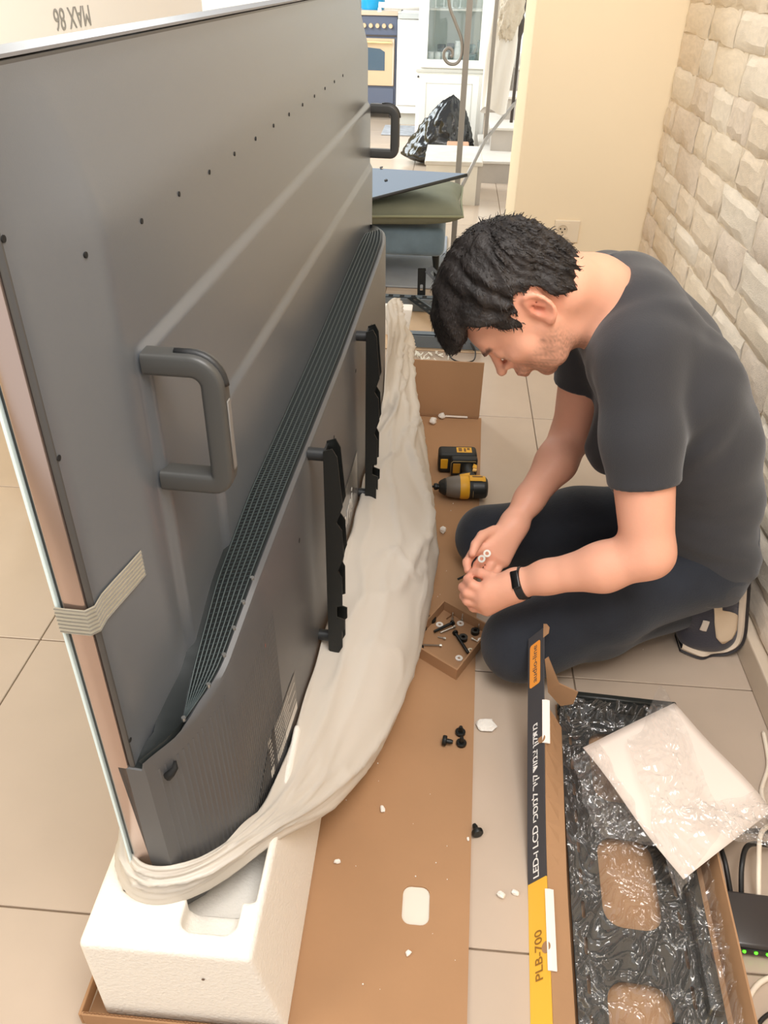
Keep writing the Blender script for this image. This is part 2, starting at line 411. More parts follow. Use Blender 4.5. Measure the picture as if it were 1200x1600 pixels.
for u in uh:
    t, wl_ = float(h_t(u)), float(h_w(u)); tin = min(.078, t-.004); k = t-tin
    prof = [(tin-.03, wl_-.012), (tin, wl_-.014), (t-.008*min(1, k/.03), wl_), (t-.002*min(1, k/.03), wl_-.003), (t, wl_-.009), (t+.004, wl_*.5), (t+.006, .03), (t, .008), (t-.02*min(1, k/.03), .002), (.03, .002)]
    rows.append([(a, u, b) for a, b in prof])
hb = MB().quadgrid(rows)
hb.bm.faces.new([v for v in hb.bm.verts if abs(v.co.y) < 1e-6])
M_house = mat('tv_housing', (80, 81, 83), .38, spec=.6, bump=.04, bscale=900)
hs = hb.build('lower_housing', M_house, tv, 'auto')
# fine vertical ribs on the near end of the housing
rb = MB()
for u in np.concatenate([np.linspace(.012, .10, 16), np.linspace(.105, .26, 26)]):
    t = float(h_t(u)); wt = float(h_w(u))*(.92 if u < .1 else .80)
    n0 = .0011
    rb.box((t-.004, u-.0008, .05), (t+.0062, u+.0008, .06)) if False else None
    pts = [(t+.0008, wt), (t+.0046, wt*.5), (t+.0066, .05)]
    for (a0, w0), (a1, w1) in zip(pts, pts[1:]):
        vs = [rb.bm.verts.new(c) for c in ((a0-.002, u-.0012, w0), (a0+n0, u, w0), (a0-.002, u+.0012, w0), (a1-.002, u-.0012, w1), (a1+n0, u, w1), (a1-.002, u+.0012, w1))]
        rb.bm.faces.new((vs[0], vs[1], vs[4], vs[3])); rb.bm.faces.new((vs[1], vs[2], vs[5], vs[4]))
tag(rb.build('rib_texture', M_house, hs), kind='stuff')
# vents: dark well, slats along the length, crossbars
uv = np.linspace(.05, 1.70, 120)
def shelf(u, f, up=0.):
    t, wl_ = h_t(u), h_w(u); ti = np.minimum(.078, t-.004); tt = ti+.003+(t-.011-ti)*f; return np.stack([tt, u, wl_-.0135+.0145*f+up], -1)
wellP = np.stack([shelf(uv, 0, .0012), shelf(uv, .92, .0012)], 1)
ut = np.linspace(.002, 1.85, 150)
MB().quadgrid(np.stack([shelf(ut, 0, .0035)-np.array([.034, 0, 0]), shelf(ut, -.04, .0007), shelf(ut, .5, .0007), shelf(ut, .98, .0007)], 1)).build('vent_ledge_shade', mat('vent_ledge_shade', (36, 40, 40), .4), tv, True)  # dark strip laid along the ledge, its shade put into the colour
MB().quadgrid(wellP).build('vent_well', mat('vent_black', (16, 20, 20), .6), tv)
for k in range(7):
    f = .03+.86*k/6
    MB().tube(shelf(uv, f, .0022), .0012, 5).build('vent_slat', mat('vent_slat', (62, 72, 72), .35), tv, True)
cb = MB()
for u in np.linspace(.06, 1.68, 230):
    p = shelf(np.array([u, u]), np.array([.03, .89]), .0020); cb.tube(p-np.array([0, 0, .0007]), .0006, 4)
tag(cb.build('vent_crossbar', MATS['vent_slat'], tv), kind='stuff')
# lifting handles
def handle(u, w0, w1):
    h = MB(); R_ = .022; pts = []
    t0, t1 = .070, .140
    for a in np.linspace(0, 1, 4): pts.append((t0+(t1-R_-t0)*a, w1-.012))
    for a in np.linspace(10, 90, 8): pts.append((t1-R_+R_*math.sin(math.radians(a)), w1-.012-R_+R_*math.cos(math.radians(a))))
    for a in np.linspace(.1, 1, 5): pts.append((t1, w1-.012-R_+(w0+.012+.012-(w1-.012-R_))*a))
    for a in np.linspace(20, 90, 5): pts.append((t1-.012+.012*math.cos(math.radians(a)), w0+.012+.012-.012*math.sin(math.radians(a))))
    for a in np.linspace(.2, 1, 4): pts.append((t1-.012+(t0-t1+.012)*a, w0+.012))
    n = len(pts); sec = rrect(-.013, -.012, .013, .012, .005, 3); rings = []
    for i, (a, b) in enumerate(pts):
        p0, p1 = pts[max(0, i-1)], pts[min(n-1, i+1)]; d = Vector((p1[0]-p0[0], p1[1]-p0[1])).normalized(); nx = Vector((d.y, -d.x))
        rings.append([h.bm.verts.new((a+nx.x*s2, u+s1, b+nx.y*s2)) for s1, s2 in sec])
    for A, B in zip(rings, rings[1:]):
        for k in range(len(sec)): h.bm.faces.new((A[k], A[(k+1) % len(sec)], B[(k+1) % len(sec)], B[k]))
    h.bm.faces.new(rings[0]); h.bm.faces.new(rings[-1])
    o = h.build('handle', mat('tv_handle', (70, 70, 68), .4), tv, 'auto')
    # finger groove along the outer edge of the grip
    gp = [(a+.0125*0, b) for a, b in pts[2:12]]
    g = MB()
    g.tube([(a+.0106*math.sin(min(1, max(0, (i-1)/7))*math.pi/2), u, b+.0106*math.cos(min(1, max(0, (i-1)/7))*math.pi/2)) for i, (a, b) in enumerate(gp)], .0050, 8).build('grip_groove', M_dark, o, True)
    g = MB(); g.box((t1+.0115, u-.005, w0+.03), (t1+.0135, u+.005, w1-.05), .001, 1).build('grip_edge', mat('grip_edge', (120, 118, 116), .35), o, 'auto')
handle(.142, .652, .815); handle(L-.065, .672, .812)
# screw holes
def disc(name, t, u, w, r, mt, th=.001, par=None): return MB().cyl((t-th, u, w), (t+th, u, w), r, seg=12).build(name, mt, par or tv)
M_hole = mat('screw_hole', (14, 14, 14), .8)
for k in range(13): disc('screw_hole', float(bulge(.083+.111*k, .928)), .083+.111*k, .926, .0028, M_hole)
for u in (.035, .30, .56, .82, 1.08): disc('screw_hole', .034+0*u, .006, .15+u*.75, .003, M_hole)
for u, wv in ((.42, .375), (.73, .39), (1.0, .405), (1.25, .41), (.30, .15)): disc('screw_hole', float(h_t(u))+.0008, u, wv, .0045, M_hole)
for k in range(6): MB().cyl((float(h_t(.05+.035*k))-.010, .05+.035*k, float(h_w(.05+.035*k))-.002), (float(h_t(.05+.035*k))-.010, .05+.035*k, float(h_w(.05+.035*k))+.0035), .003, seg=8).build('vent_screw', mat('screw_steel', (170, 172, 172), .3, metal=.9), tv)
for y_, in ((.22,), (.52,), (.9,), (1.3,)): MB().cyl((.018, y_, H+.0014), (.018, y_, H+.0022), .0028, seg=8).build('top_screw', M_hole, tv)
MB().cyl((float(h_t(.2))+.002, .225, .335), (float(h_t(.2))+.0042, .225, .335), .006, seg=14).build('red_dot_sticker', mat('red_sticker', (196, 84, 66), .5), tv)
tag(tv.children[-1], 'small red round sticker')
hk = MB(); tk = float(h_t(.018)); hk.tube([(tk+.002, .014, .300), (tk+.008, .016, .306), (tk+.012, .020, .312), (tk+.010, .026, .316)], [.006, .005, .004, .002], 8).build('cable_hook', M_hole, tv, True)
# rating label and cable recess
def onface(u, w, off=.0008): 
    t, wl_ = float(h_t(u)), float(h_w(u)); return (t + np.interp(w, [0, .008, .03, wl_*.5, wl_-.009], [.0, .0, .006, .004, 0])+off, u, w)
lab = MB().quadgrid([[onface(u, w) for w in (.075, .10, .13, .165)] for u in (.185, .24, .30, .335)]).build('rating_label', mat('label_grey', (128, 126, 122), .5), tv)
lb = MB().quadgrid([[onface(u, w, .0012) for w in (.078, .087, .096)] for u in (.187, .24, .333)]).build('label_strip', mat('label_white', (214, 212, 206), .5), lab)
for k in range(6):
    w_ = .105+.010*k; MB().quadgrid([[onface(u, w, .0012) for w in (w_, w_+.0028)] for u in (.19, .24, .29 if k % 2 else .328)]).build('label_line', MATS['label_white'], lab)
rc = MB().quadgrid([[onface(.215-.0*w, w, .0010), onface(.215-.105*(1-(w/.17)**2)-.003, w, .0010)] for w in np.linspace(.0, .168, 10)]).build('cable_recess', mat('recess_black', (18, 18, 20), .5), tv)
# maker's name plate between the brackets
pl = MB().quadgrid([[onface(u, w, .0010) for w in (.05, .10, .15, .21)] for u in np.linspace(.62, .99, 6)]).build('name_plate', mat('name_plate', (112, 110, 106), .2), tv)
p0 = onface(.80, .135, .0022); text('name_lettering', 'xiaomi', .085, mat('lettering_grey', (222, 220, 214), .4), pl, basis((0, 1, 0), (0, 0, 1), (1, 0, 0), p0), .0003)
# striped strapping tape over the near edge
tp = []
for s_, (t, u) in enumerate([(-.008, -.003), (.004, -.0035), (.026, -.0035), (.0355, .001), (.0375, .015), (float(bulge(.035, .58))+.002, .035), (float(bulge(.055, .58))+.002, .055), (float(bulge(.075, .58))+.002, .078)]):
    tp.append([(t, u, .552+.016*max(0, s_-2)/5*1.2), (t, u, .588+.016*max(0, s_-2)/5*1.2)])
to = MB().quadgrid(tp).build('strapping_tape', mat('tape_pale', (196, 190, 174), .35), tv, True)
for k in range(7):
    f = .06+.145*k
    MB().tube([Vector(a).lerp(Vector(b), f)+Vector((.0006, -.0006, 0)) for a, b in tp], .0009, 4).build('tape_thread', mat('tape_thread', (110, 104, 92), .5), to)
# the two wall bracket arms screwed to the back
M_steel = mat('black_steel', (24, 27, 27), .38, metal=.2)
def bracket(u):
    t0, t1 = .178, .205; z0, z1 = .045, .50
    prof = [(t0, z0+.01), (t0+.004, z0), (t1-.012, z0-.006), (t1, z0+.02), (t1, .105), (t1+.004, .11), (t1+.004, .135), (t1-.010, .14), (t1-.010, .165), (t1+.001, .17), (t1+.001, .235), (t1-.006, .25), (t1+.005, .285), (t1+.002, .34), (t1-.007, .355), (t1+.004, .39), (t1, .435), (t1-.004, .485), (t1-.012, z1), (t0, z1-.006)]
    b = MB()
    b.prism(prof, u-.018, u-.0155, 'xzy'); b.prism(prof, u+.0155, u+.018, 'xzy')
    b.box((t0, u-.0155, z0+.012), (t0+.003, u+.0155, z1-.008))
    o = b.build('bracket_arm', M_steel, tv, 'auto')
    for wv in (.075, .478):
        tt = onface(u, wv)[0]-.002; MB().cyl((tt, u, wv), (t0+.002, u, wv), .011, seg=16).build('spacer', M_dark, o, 'auto')
        MB().cyl((t0+.003, u, wv), (t0+.007, u, wv), .009, seg=6).cyl((t0+.007, u, wv), (t0+.010, u, wv), .005, seg=12).build('screw_head', mat('bright_steel', (205, 205, 200), .25, metal=.9), o, 'auto')
    MB().cyl((t1-.006, u-.004, .16), (t1-.006, u-.004, .215), .005, seg=10).build('locking_bolt', MATS['bright_steel'], o, 'auto')
bracket(.52); bracket(1.02)
# ---------------------------------------------------------------- packaging under and around the television
M_card = mat('cardboard', (172, 134, 100), .85, var=.05, vscale=4, bump=.08, bscale=30, spec=.15)
M_cardd = mat('cardboard_edge', (140, 102, 70), .9)
M_foam = mat('white_foam', (240, 235, 226), .8, bump=.26, bscale=200, spec=.2)
ct = thing('flat_carton', 'long flat brown cardboard carton lying open on the tiles under the television', 'carton', (0, 0, 0))
hole = [(x+.021, y+.705) for x, y in [(p[0], p[1]) for p in rrect(-.0225, -.033, .0225, .033, .014, 5)]]
pm = plate_mesh('base_sheet', [(-.455, .486), (.103, .486), (.132, 1.40), (.166, 2.433), (-.34, 2.433)], [hole], .004)
link('base_sheet', pm, M_card, ct, loc=(0, 0, .0004))
pm = plate_mesh('hole_backing', rrect(-.026, -.038, .026, .038, .012, 4), [], .001)
link('hole_backing', pm, mat('hole_backing', (226, 220, 206), .7), ct, loc=(.021, .705, -.0004))
MB().box((-.455, .484, .0042), (-.165, .489, .034), .001, 1).build('front_flap', M_card, ct)
MB().box((-.459, .484, .0042), (-.4545, .95, .034), .001, 1).build('side_flap', M_card, ct)
for k in range(46):
    pass
fl_ = MB(); 
for k in range(48):
    x = -.452+.006*k; fl_.tube([(x, .4865, .034), (x+.003, .4865, .0372), (x+.006, .4865, .034)], .0009, 3)
tag(fl_.build('corrugation', M_cardd, ct), kind='stuff')
MB().box((-.16, 2.433, .0042), (.158, 2.438, .208), .001, 1).build('end_flap', M_card, ct)
MB().box((-.10, 2.424, .0046), (.155, 2.432, .008), .001, 1).build('end_crease', M_cardd, ct)
tag(MB().box((.042, 2.418, .0082), (.118, 2.426, .0125), .001, 1).build('paper_strip', mat('white_paper', (236, 226, 214), .7), ct), 'white paper strip stuck along the fold')
# foam block under the near end
fo = thing('foam_block', 'thick white polystyrene block under the near end of the television', 'foam block', (0, 0, 0))
FF = Field((-.45, .48, -.01), (-.14, .91, .235), .004)
FX, FY, FZ = (FF.lo[d]+FF.h*np.arange(FF.n[d]) for d in range(3)); FX = FX[:, None, None]; FY = FY[None, :, None]; FZ = FZ[None, None, :]
def sbox(x, y, z, lo, hi, r):
    q = [np.abs(v-(a+b_)/2)-((b_-a)/2-r) for v, a, b_ in zip((x, y, z), lo, hi)]
    return np.sqrt(sum(np.maximum(v, 0)**2 for v in q))+np.minimum(np.maximum(np.maximum(q[0], q[1]), q[2]), 0)-r
sx_ = FX+.045*(FZ/.215)*np.clip((FX+.36)/.19, 0, 1)
blk = sbox(sx_, FY, FZ, (-.428, .497, .005), (-.155, .89, .215), .008)
slot = sbox(FX, FY, FZ, (-.394, .572, .146), (-.205, 1.1, .4), .006)
rec = sbox(FX, FY, FZ, (-.300, .527, .172), (-.222, .66, .4), .016)
FF.a = np.maximum(np.maximum(blk, -slot), -rec).astype(np.float32)
FO = fobj('block', FF, M_foam, fo, 1)
MB().cyl((-.265, .4955, .15), (-.265, .4965, .15), .0022, seg=8).build('speck', mat('speck', (110, 90, 76), .9), fo)
fo2 = thing('foam_block', 'small white foam block upright behind the crumpled wrap at the far end', 'foam block', (-.17, 3.15, 0))
b = MB().box((-.075, -.02, .0), (.045, .05, .115), .006, 2)
for v in b.bm.verts: v.co.x += .12*v.co.z
b.build('block', M_foam, fo2, 'auto'); MB().box((-.04, -.024, .03), (.03, -.0195, .08), .004, 2).build('moulded_recess', mat('foam_bright', (246, 242, 236), .8), fo2, 'auto')
# foam film bag gathered around the foot of the television
M_bag = film('bag_film', (238, 231, 220), .95, .35, .05, .35)
def tvw(t, u, w_):
    c, s_ = math.cos(TH), math.sin(TH); return np.array([-.3699+c*t-s_*u, .5846+s_*t+c*u, .15+w_])
ctrl = [ # (A: top edge on the television), (B: outermost line), (C: foot)
    (tvw(.12, 1.82, .24), (-.170, 2.90, .20), (-.14, 2.95, .012)),
    (tvw(.160, 1.62, .25), (-.115, 2.70, .17), (-.10, 2.72, .012)),
    (tvw(.163, 1.50, .10), (-.060, 2.35, .12), (-.05, 2.36, .012)),
    (tvw(.165, 1.25, .085), (-.010, 1.95, .10), (-.02, 1.96, .012)),
    (tvw(.165, 1.00, .078), (.034, 1.60, .095), (.015, 1.60, .012)),
    (tvw(.165, .80, .070), (.020, 1.38, .09), (.003, 1.385, .012)),
    (tvw(.163, .62, .060), (-.010, 1.165, .095), (-.03, 1.175, .012)),
    (tvw(.160, .45, .05), (-.045, .985, .10), (-.07, 1.0, .012)),
    (tvw(.155, .30, .06), (-.088, .875, .10), (-.12, .90, .02)),
    (tvw(.148, .16, .075), (-.140, .760, .15), (-.16, .78, .10)),
    (tvw(.128, .075, .10), (-.195, .672, .222), (-.205, .68, .2170)),
    (tvw(.095, .025, .118), (-.245, .606, .226), (-.25, .612, .2170)),
    (tvw(.062, -.004, .127), (-.298, .562, .228), (-.30, .568, .2170)),
    (tvw(.03, -.010, .130), (-.345, .546, .228), (-.345, .552, .2170)),
    (tvw(.0, -.010, .130), (-.385, .552, .228), (-.383, .558, .2170)),
    (tvw(-.012, .006, .134), (-.410, .590, .230), (-.405, .592, .2170)),
    (tvw(-.013, .05, .14), (-.420, .65, .232), (-.414, .65, .2170)),
    (tvw(-.013, .25, .15), (-.42, .85, .232), (-.414, .85, .2170)),
]
CT = np.array([[np.asarray(p, float) for p in r] for r in ctrl])
seg = np.concatenate([[0], np.cumsum(np.linalg.norm(np.diff(CT[:, 1], axis=0), axis=1))])
NS, NV = 300, 46
ss = np.linspace(0, seg[-1], NS)
def cr(ss, kx, ky):
    out = np.zeros((len(ss), 3))
    for d in range(3): out[:, d] = np.interp(ss, kx, ky[:, d])
    n = 15; pad = np.concatenate([np.repeat(out[:1], n//2, 0), out, np.repeat(out[-1:], n//2, 0)])
    return np.stack([np.convolve(pad[:, d], np.ones(n)/n, 'valid') for d in range(3)], -1)
A, B, C = (cr(ss, seg, CT[:, k]) for k in range(3))
nr_ = sstep(1.75, 2.15, ss)[:, None]
vv = np.linspace(0, 1, NV); G_ = np.zeros((NS, NV, 3))
for i, v in enumerate(vv):
    if v < .72:
        q = v/.72; P1 = A+(B-A)*.28+np.array([0, 0, 1.])*(.030-.026*nr_); P2 = B+(A-B)*.12+np.array([0, 0, 1.])*(.085-.055*nr_); 
        G_[:, i] = A*(1-q)**3+3*P1*q*(1-q)**2+3*P2*q*q*(1-q)+B*q**3
    else:
        q = (v-.72)/.28; P1 = B+(B-A)*.02-np.array([0, 0, .02])
        G_[:, i] = B*(1-q)**2+2*P1*q*(1-q)+C*q*q
# folds: long drapes running slantwise, strongest midway
S2, V2 = np.meshgrid(ss, vv, indexing='ij')
amp = np.sin(np.pi*np.clip(V2/.9, 0, 1))**.8
near_ = sstep(1.2, 1.9, S2)
wv = fbm(np.stack([S2*1.1, V2*.8, S2*0], -1), 5, 3, .6)
wv2 = fbm(np.stack([S2*1.6, V2*1.2, S2*0+3], -1), 8, 3, .7)
f1 = 1-np.abs(np.sin(np.pi*(V2*2.1+S2*.75+.55*wv))); f2 = 1-np.abs(np.sin(np.pi*(V2*4.3-S2*.8+.8*wv2))); f4 = 1-np.abs(np.sin(np.pi*(V2*1.2+S2*2.6+.9*wv2)))
f3 = fbm(np.stack([S2*3, V2*1.2, S2*0], -1), 5, 3, .8)
dsp = (.022*f1**4+.010*f2**5+.011*f4**6+.008*f3)*amp*(1-.55*near_)
tS = np.gradient(G_, axis=0); tV = np.gradient(G_, axis=1); nn = np.cross(tV, tS); nn /= np.linalg.norm(nn, axis=-1, keepdims=True)+1e-9
if nn[NS//3, NV//2, 0] < 0: nn = -nn
G_ = G_+nn*dsp[..., None]
# uneven upper edge
G_[:, 0, 2] += .006*np.sin(ss*17)+.005*np.sin(ss*41+1)
G_[..., 2] = np.maximum(G_[..., 2], .0075)
bo = mesh('foam_wrap_bag', G_.reshape(-1, 3), grid_faces(NS, NV), M_bag, None, True)
sm = bo.modifiers.new('thickness', 'SOLIDIFY'); sm.thickness = .0012; sm.offset = 1
tag(bo, 'crumpled translucent white foam film bag gathered around the foot of the television', 'plastic bag')
# printed carton behind the television
pc = thing('printed_carton', 'tall white printed carton standing behind the television', 'carton', (-.9, 2.3, 0))
MB().box((-.22, -.555, .002), (0, .95, 1.26), .006, 2).build('carton_body', mat('white_carton', (236, 226, 216), .6), pc, 'auto')
text('printed_lettering', 'MAX 86', .062, mat('print_grey', (150, 144, 138), .6), pc, basis((0, -1, 0), (0, 0, -1), (1, 0, 0), (.0012, -.18, 1.168)), .0003)
text('printed_lettering', 'UHD', .03, MATS['print_grey'], pc, basis((0, -1, 0), (0, 0, -1), (1, 0, 0), (.0012, .66, 1.20)), .0003) if False else None

# ---------------------------------------------------------------- tray of fixings
tr = thing('cardboard_tray', 'shallow brown cardboard tray of screws and washers beside the kneeling man', 'tray', (.075, 1.335, .005), (0, 0, 0))
q = [(.010, -.122), (.090, .025), (-.022, .105), (-.102, -.042)]   # corners: near, right, far, left
qc = [(x*.95, y*.95) for x, y in q]
def quadprism(name, poly, z0, z1): MB().prism(poly, z0, z1).build(name, M_card, tr)
quadprism('tray_base', q, 0, .0025)
for k in range(4):
    a, b_, c, d = q[k], q[(k+1) % 4], qc[(k+1) % 4], qc[k]
    quadprism('tray_wall', [a, b_, c, d], .0026, .030)
M_black = mat('black_oxide', (26, 28, 26), .4, metal=.3)
M_zinc = mat('zinc', (196, 190, 178), .3, metal=.85)
M_nylon = mat('white_nylon', (238, 234, 226), .4)
def washer(x, y, r, ri, mt, name, lab, th=.0022, z=.0078, tilt=0.):
    b = MB(); b.lathe([(ri, 0), (r, 0), (r, th), (ri, th), (ri, 0)], 24)
    o = b.build(name, mt, None, 'auto', loc=(x, y, z), rot=(tilt, 0, 0)); tag(o, lab, 'washer' if 'washer' in name else 'spacer'); return o
def bolt(x, y, ang, ln, r, mt, lab, hr=None, z=.0078, cat='bolt', name='bolt'):
    t = thing(name, lab, cat, (x, y, z), (0, 0, ang)); hr = hr or r*2
    rr = max(r, hr*.9)
    b = MB(); n = int(ln/.0022); prof = []
    pts = []; rad = []
    for k in range(n*2+1): pts.append((k*ln/(n*2), 0, rr)); rad.append(r if k % 2 else r*.82)
    b.tube(pts, rad, 8); b.build('shank', mt, t)
    MB().cyl((-.005, 0, rr), (0, 0, rr), hr, hr*.92, seg=12).cyl((-.0056, 0, rr), (-.005, 0, rr), hr*.5, seg=6).build('head', mt, t, 'auto')
    return t
def ang(a, b): return math.atan2(b[1]-a[1], b[0]-a[0])
washer(.045, 1.381, .0085, .0035, M_nylon, 'washer', 'left one of the two white washers at the far side of the tray')
washer(.094, 1.390, .0085, .0033, M_nylon, 'washer', 'white washer nearest the far wall of the tray')
washer(.117, 1.303, .0068, .003, M_zinc, 'washer', 'zinc washer at the tip of the second black bolt, by the near right wall')
washer(.091, 1.276, .0085, .0033, M_nylon, 'washer', 'white washer lying alone nearest the front corner of the tray')
washer(.141, 1.338, .0075, .003, M_nylon, 'washer', 'white washer half hidden at the right wall of the tray, next to the knee')
def spc(x, y, lab, r=.0105): return washer(x, y, r, .0045, M_black, 'spacer_ring', lab, .009)
spc(.100, 1.338, 'black ring spacer touching the second black bolt in the tray')
spc(.128, 1.362, 'black ring spacer against the right wall of the tray', .010)
spc(.026, 1.394, 'black ring spacer in the far left of the tray behind a white washer')
spc(.006, 1.365, 'black ring spacer beside the plastic wrap at the left wall of the tray', .010)
spc(.003, 1.296, 'dark ring spacer at the tray wall nearest the plastic wrap, front left', .008)
bolt(.073, 1.384, ang((.073, 1.384), (.025, 1.345)), .052, .0036, M_black, 'long black bolt pointing to the left in the tray', .0065)
bolt(.083, 1.349, ang((.083, 1.349), (.112, 1.288)), .066, .0038, M_black, 'long black bolt pointing to the right front of the tray', .007)
bolt(.077, 1.372, ang((.077, 1.372), (.047, 1.351)), .036, .0024, M_zinc, 'bright zinc screw lying along the first black bolt', .004)
bolt(.055, 1.334, ang((.055, 1.334), (.038, 1.338)), .014, .002, M_zinc, 'short zinc screw under the first black bolt', .0036)
bolt(.046, 1.309, ang((.046, 1.309), (.010, 1.307)), .036, .0024, M_zinc, 'zinc screw lying across the tray near the plastic wrap', .0042)
bolt(.124, 1.337, ang((.124, 1.337), (.136, 1.330)), .014, .002, M_zinc, 'short zinc screw by the right hand tray wall', .0036)
M_brass = mat('brass_dull', (150, 112, 78), .35, metal=.6)
def pin(x, y, lab, lean=(0, 0)):
    t = thing('upright_screw', lab, 'screw', (x, y, .0078))
    MB().cyl((0, 0, 0), (0, 0, .0018), .0045, .004, seg=12).build('head', M_zinc, t, 'auto')
    MB().tube([(0, 0, .0015), (lean[0]*.5, lean[1]*.5, .011), (lean[0], lean[1], .021)], [.0021, .0019, .0006], 8).build('shank', M_zinc, t, True)
pin(.075, 1.405, 'small screw standing on its head near the far wall of the tray')
pin(.098, 1.402, 'small screw standing on its head behind the far white washer', (0, .001))
pin(.136, 1.372, 'small screw standing on its head beside the right hand spacer ring')
bolt(.074, 1.417, ang((.074, 1.417), (.060, 1.400)), .020, .0014, M_brass, 'thin brown screw lying near the far corner of the tray', .003)
# hook-shaped clip
o = MB().tube([(.118, 1.289, .010), (.126, 1.293, .0095), (.1295, 1.299, .0095), (.127, 1.304, .010)], .0014, 6).build('wire_hook', M_zinc, None, True); tag(o, 'small bent wire hook by the near right tray wall', 'hook')

# ---------------------------------------------------------------- loose screws and foam scraps on the floor
def capscrew(x, y, z, rot, lab):
    t = thing('thumb_screw', lab, 'screw', (x, y, z), rot)
    MB().lathe([(0, 0), (.0095, 0), (.0105, .002), (.0105, .007), (.009, .0085), (0, .0085)], 16).build('head', M_black, t, 'auto')
    MB().tube([(0, 0, .0085), (0, 0, .016), (0, 0, .021)], [.005, .005, .0035], 10).build('shank', M_black, t, 'auto')
capscrew(.058, 1.040, .0148, (math.pi/2, 0, math.radians(82)), 'black thumb screw lying alone on the cardboard, left of a pair')
capscrew(.094, 1.068, .0046, (0, 0, 0), 'black thumb screw on the cardboard, the farther one of a pair')
capscrew(.096, 1.041, .0046, (0, 0, .4), 'black thumb screw on the cardboard, the nearer one of a pair')
capscrew(.126, .840, .0110, (math.pi/2, 0, math.radians(200)), 'black thumb screw lying on the tile at the carton edge')
def scrap(x, y, z, sx, sy, sz, seed, lab, name='foam_scrap'):
    r = np.random.RandomState(seed); b = bmesh.new(); bmesh.ops.create_icosphere(b, subdivisions=2, radius=1)
    for v in b.verts:
        n = 1+.28*fbm(np.array([list(v.co)]), seed, 3, .6)[0]; v.co = Vector((np.sign(v.co.x)*abs(v.co.x)**.6*sx*n, np.sign(v.co.y)*abs(v.co.y)**.6*sy*n, max(-.72, v.co.z)*sz*n))
    mz = min(v.co.z for v in b.verts)
    for v in b.verts: v.co.z -= mz
    me = bpy.data.meshes.new(name); b.to_mesh(me); b.free()
    o = link(name, me, M_foam, None, False, loc=(x, y, z), rot=(0, 0, r.uniform(0, 3))); tag(o, lab, 'foam scrap'); return o
scrap(.147, 1.095, .0003, .015, .020, .007, 3, 'largest flat white foam scrap on the tiles between carton and printed box')
scrap(.001, 2.372, .0052, .011, .012, .013, 4, 'white foam lump on the cardboard nearer the plastic wrap, by the end flap')
scrap(.029, 2.412, .0052, .010, .010, .012, 5, 'white foam lump at the fold of the end flap')
scrap(.046, 1.755, .0052, .009, .007, .009, 6, 'white foam lump in front of the drill, at the edge of the plastic wrap')
scrap(.163, .735, .0003, .006, .005, .006, 8, 'white foam crumb cluster on the tile beside the yellow end of the box')
for k, (x, y, z, s_, lab) in enumerate([(-.049, .878, .005, .004, 'white foam sliver on the cardboard near the plastic wrap'), (-.118, .768, .005, .0035, 'white foam crumb on the cardboard by the foam block'),
        (.012, .625, .005, .0034, 'white foam flake on the cardboard in front of the hand hole'), (.108, .832, .005, .0022, 'tiny white foam bead at the right carton edge'), (.187, .742, .0003, .004, 'white foam crumb against the printed box')]):
    scrap(x, y, z, s_*1.5, s_, s_, 20+k, lab)
cm = MB(); r = random.Random(11)
for k in range(90):
    x, y = r.uniform(-.13, .60), r.uniform(.52, 1.9)
    if .16 < x < .54 and y < 1.3 or x > .64: continue
    on = x < .10+(y-.5)*.033
    if -.02 < x < .17 and 1.19 < y < 1.48: continue
    cm.ball((x, y, (.0064 if on else .0016)), r.uniform(.0006, .0015), 6)
o = cm.build('foam_crumbs', M_foam, None, True); tag(o, 'tiny white foam crumbs scattered over cardboard and tiles', 'crumbs', kind='stuff')

# ---------------------------------------------------------------- impact driver
M_yel = mat('tool_yellow', (232, 172, 40), .45)
M_rub = mat('tool_black', (32, 34, 32), .55, bump=.1, bscale=300)
M_grey = mat('tool_grey', (112, 104, 94), .5)
dr = thing('impact_driver', 'yellow and black cordless impact driver lying on the cardboard', 'power tool', (.098, 1.965, .0045), (0, 0, math.radians(4)))
# nose to the left (-x), grip going back (+y) to the battery; lying on its side
def xc(name, prof, mt, seg=24, par=None, sc=1.):
    M = Matrix.Translation((0, -.028, .034)) @ Matrix.Rotation(math.pi/2, 4, 'Y') @ Matrix.Diagonal((.98, 1.12, 1, 1))
    return MB().lathe([(r_, x_) for x_, r_ in prof], seg, M).build(name, mt, par or dr, 'auto')
xc('motor_housing', [(.012, 0), (.012, .0315), (.050, .0325), (.064, .030), (.069, .024), (.071, 0)], M_rub)
xc('collar', [(-.012, 0), (-.012, .0325), (-.004, .0345), (.012, .0345), (.016, .032), (.016, 0)], M_yel)
xc('gear_nose', [(-.052, 0), (-.052, .023), (-.046, .0285), (-.020, .0330), (-.011, .0330), (-.011, 0)], M_grey)
xc('nose_ring', [(-.071, 0), (-.071, .014), (-.066, .019), (-.054, .025), (-.050, .024), (-.050, 0)], M_rub)
xc('chuck', [(-.086, 0), (-.086, .007), (-.083, .010), (-.076, .010), (-.074, .008), (-.070, .008), (-.070, 0)], M_black)
xc('bit', [(-.100, 0), (-.099, .003), (-.086, .0035), (-.085, 0)], M_black, 6)
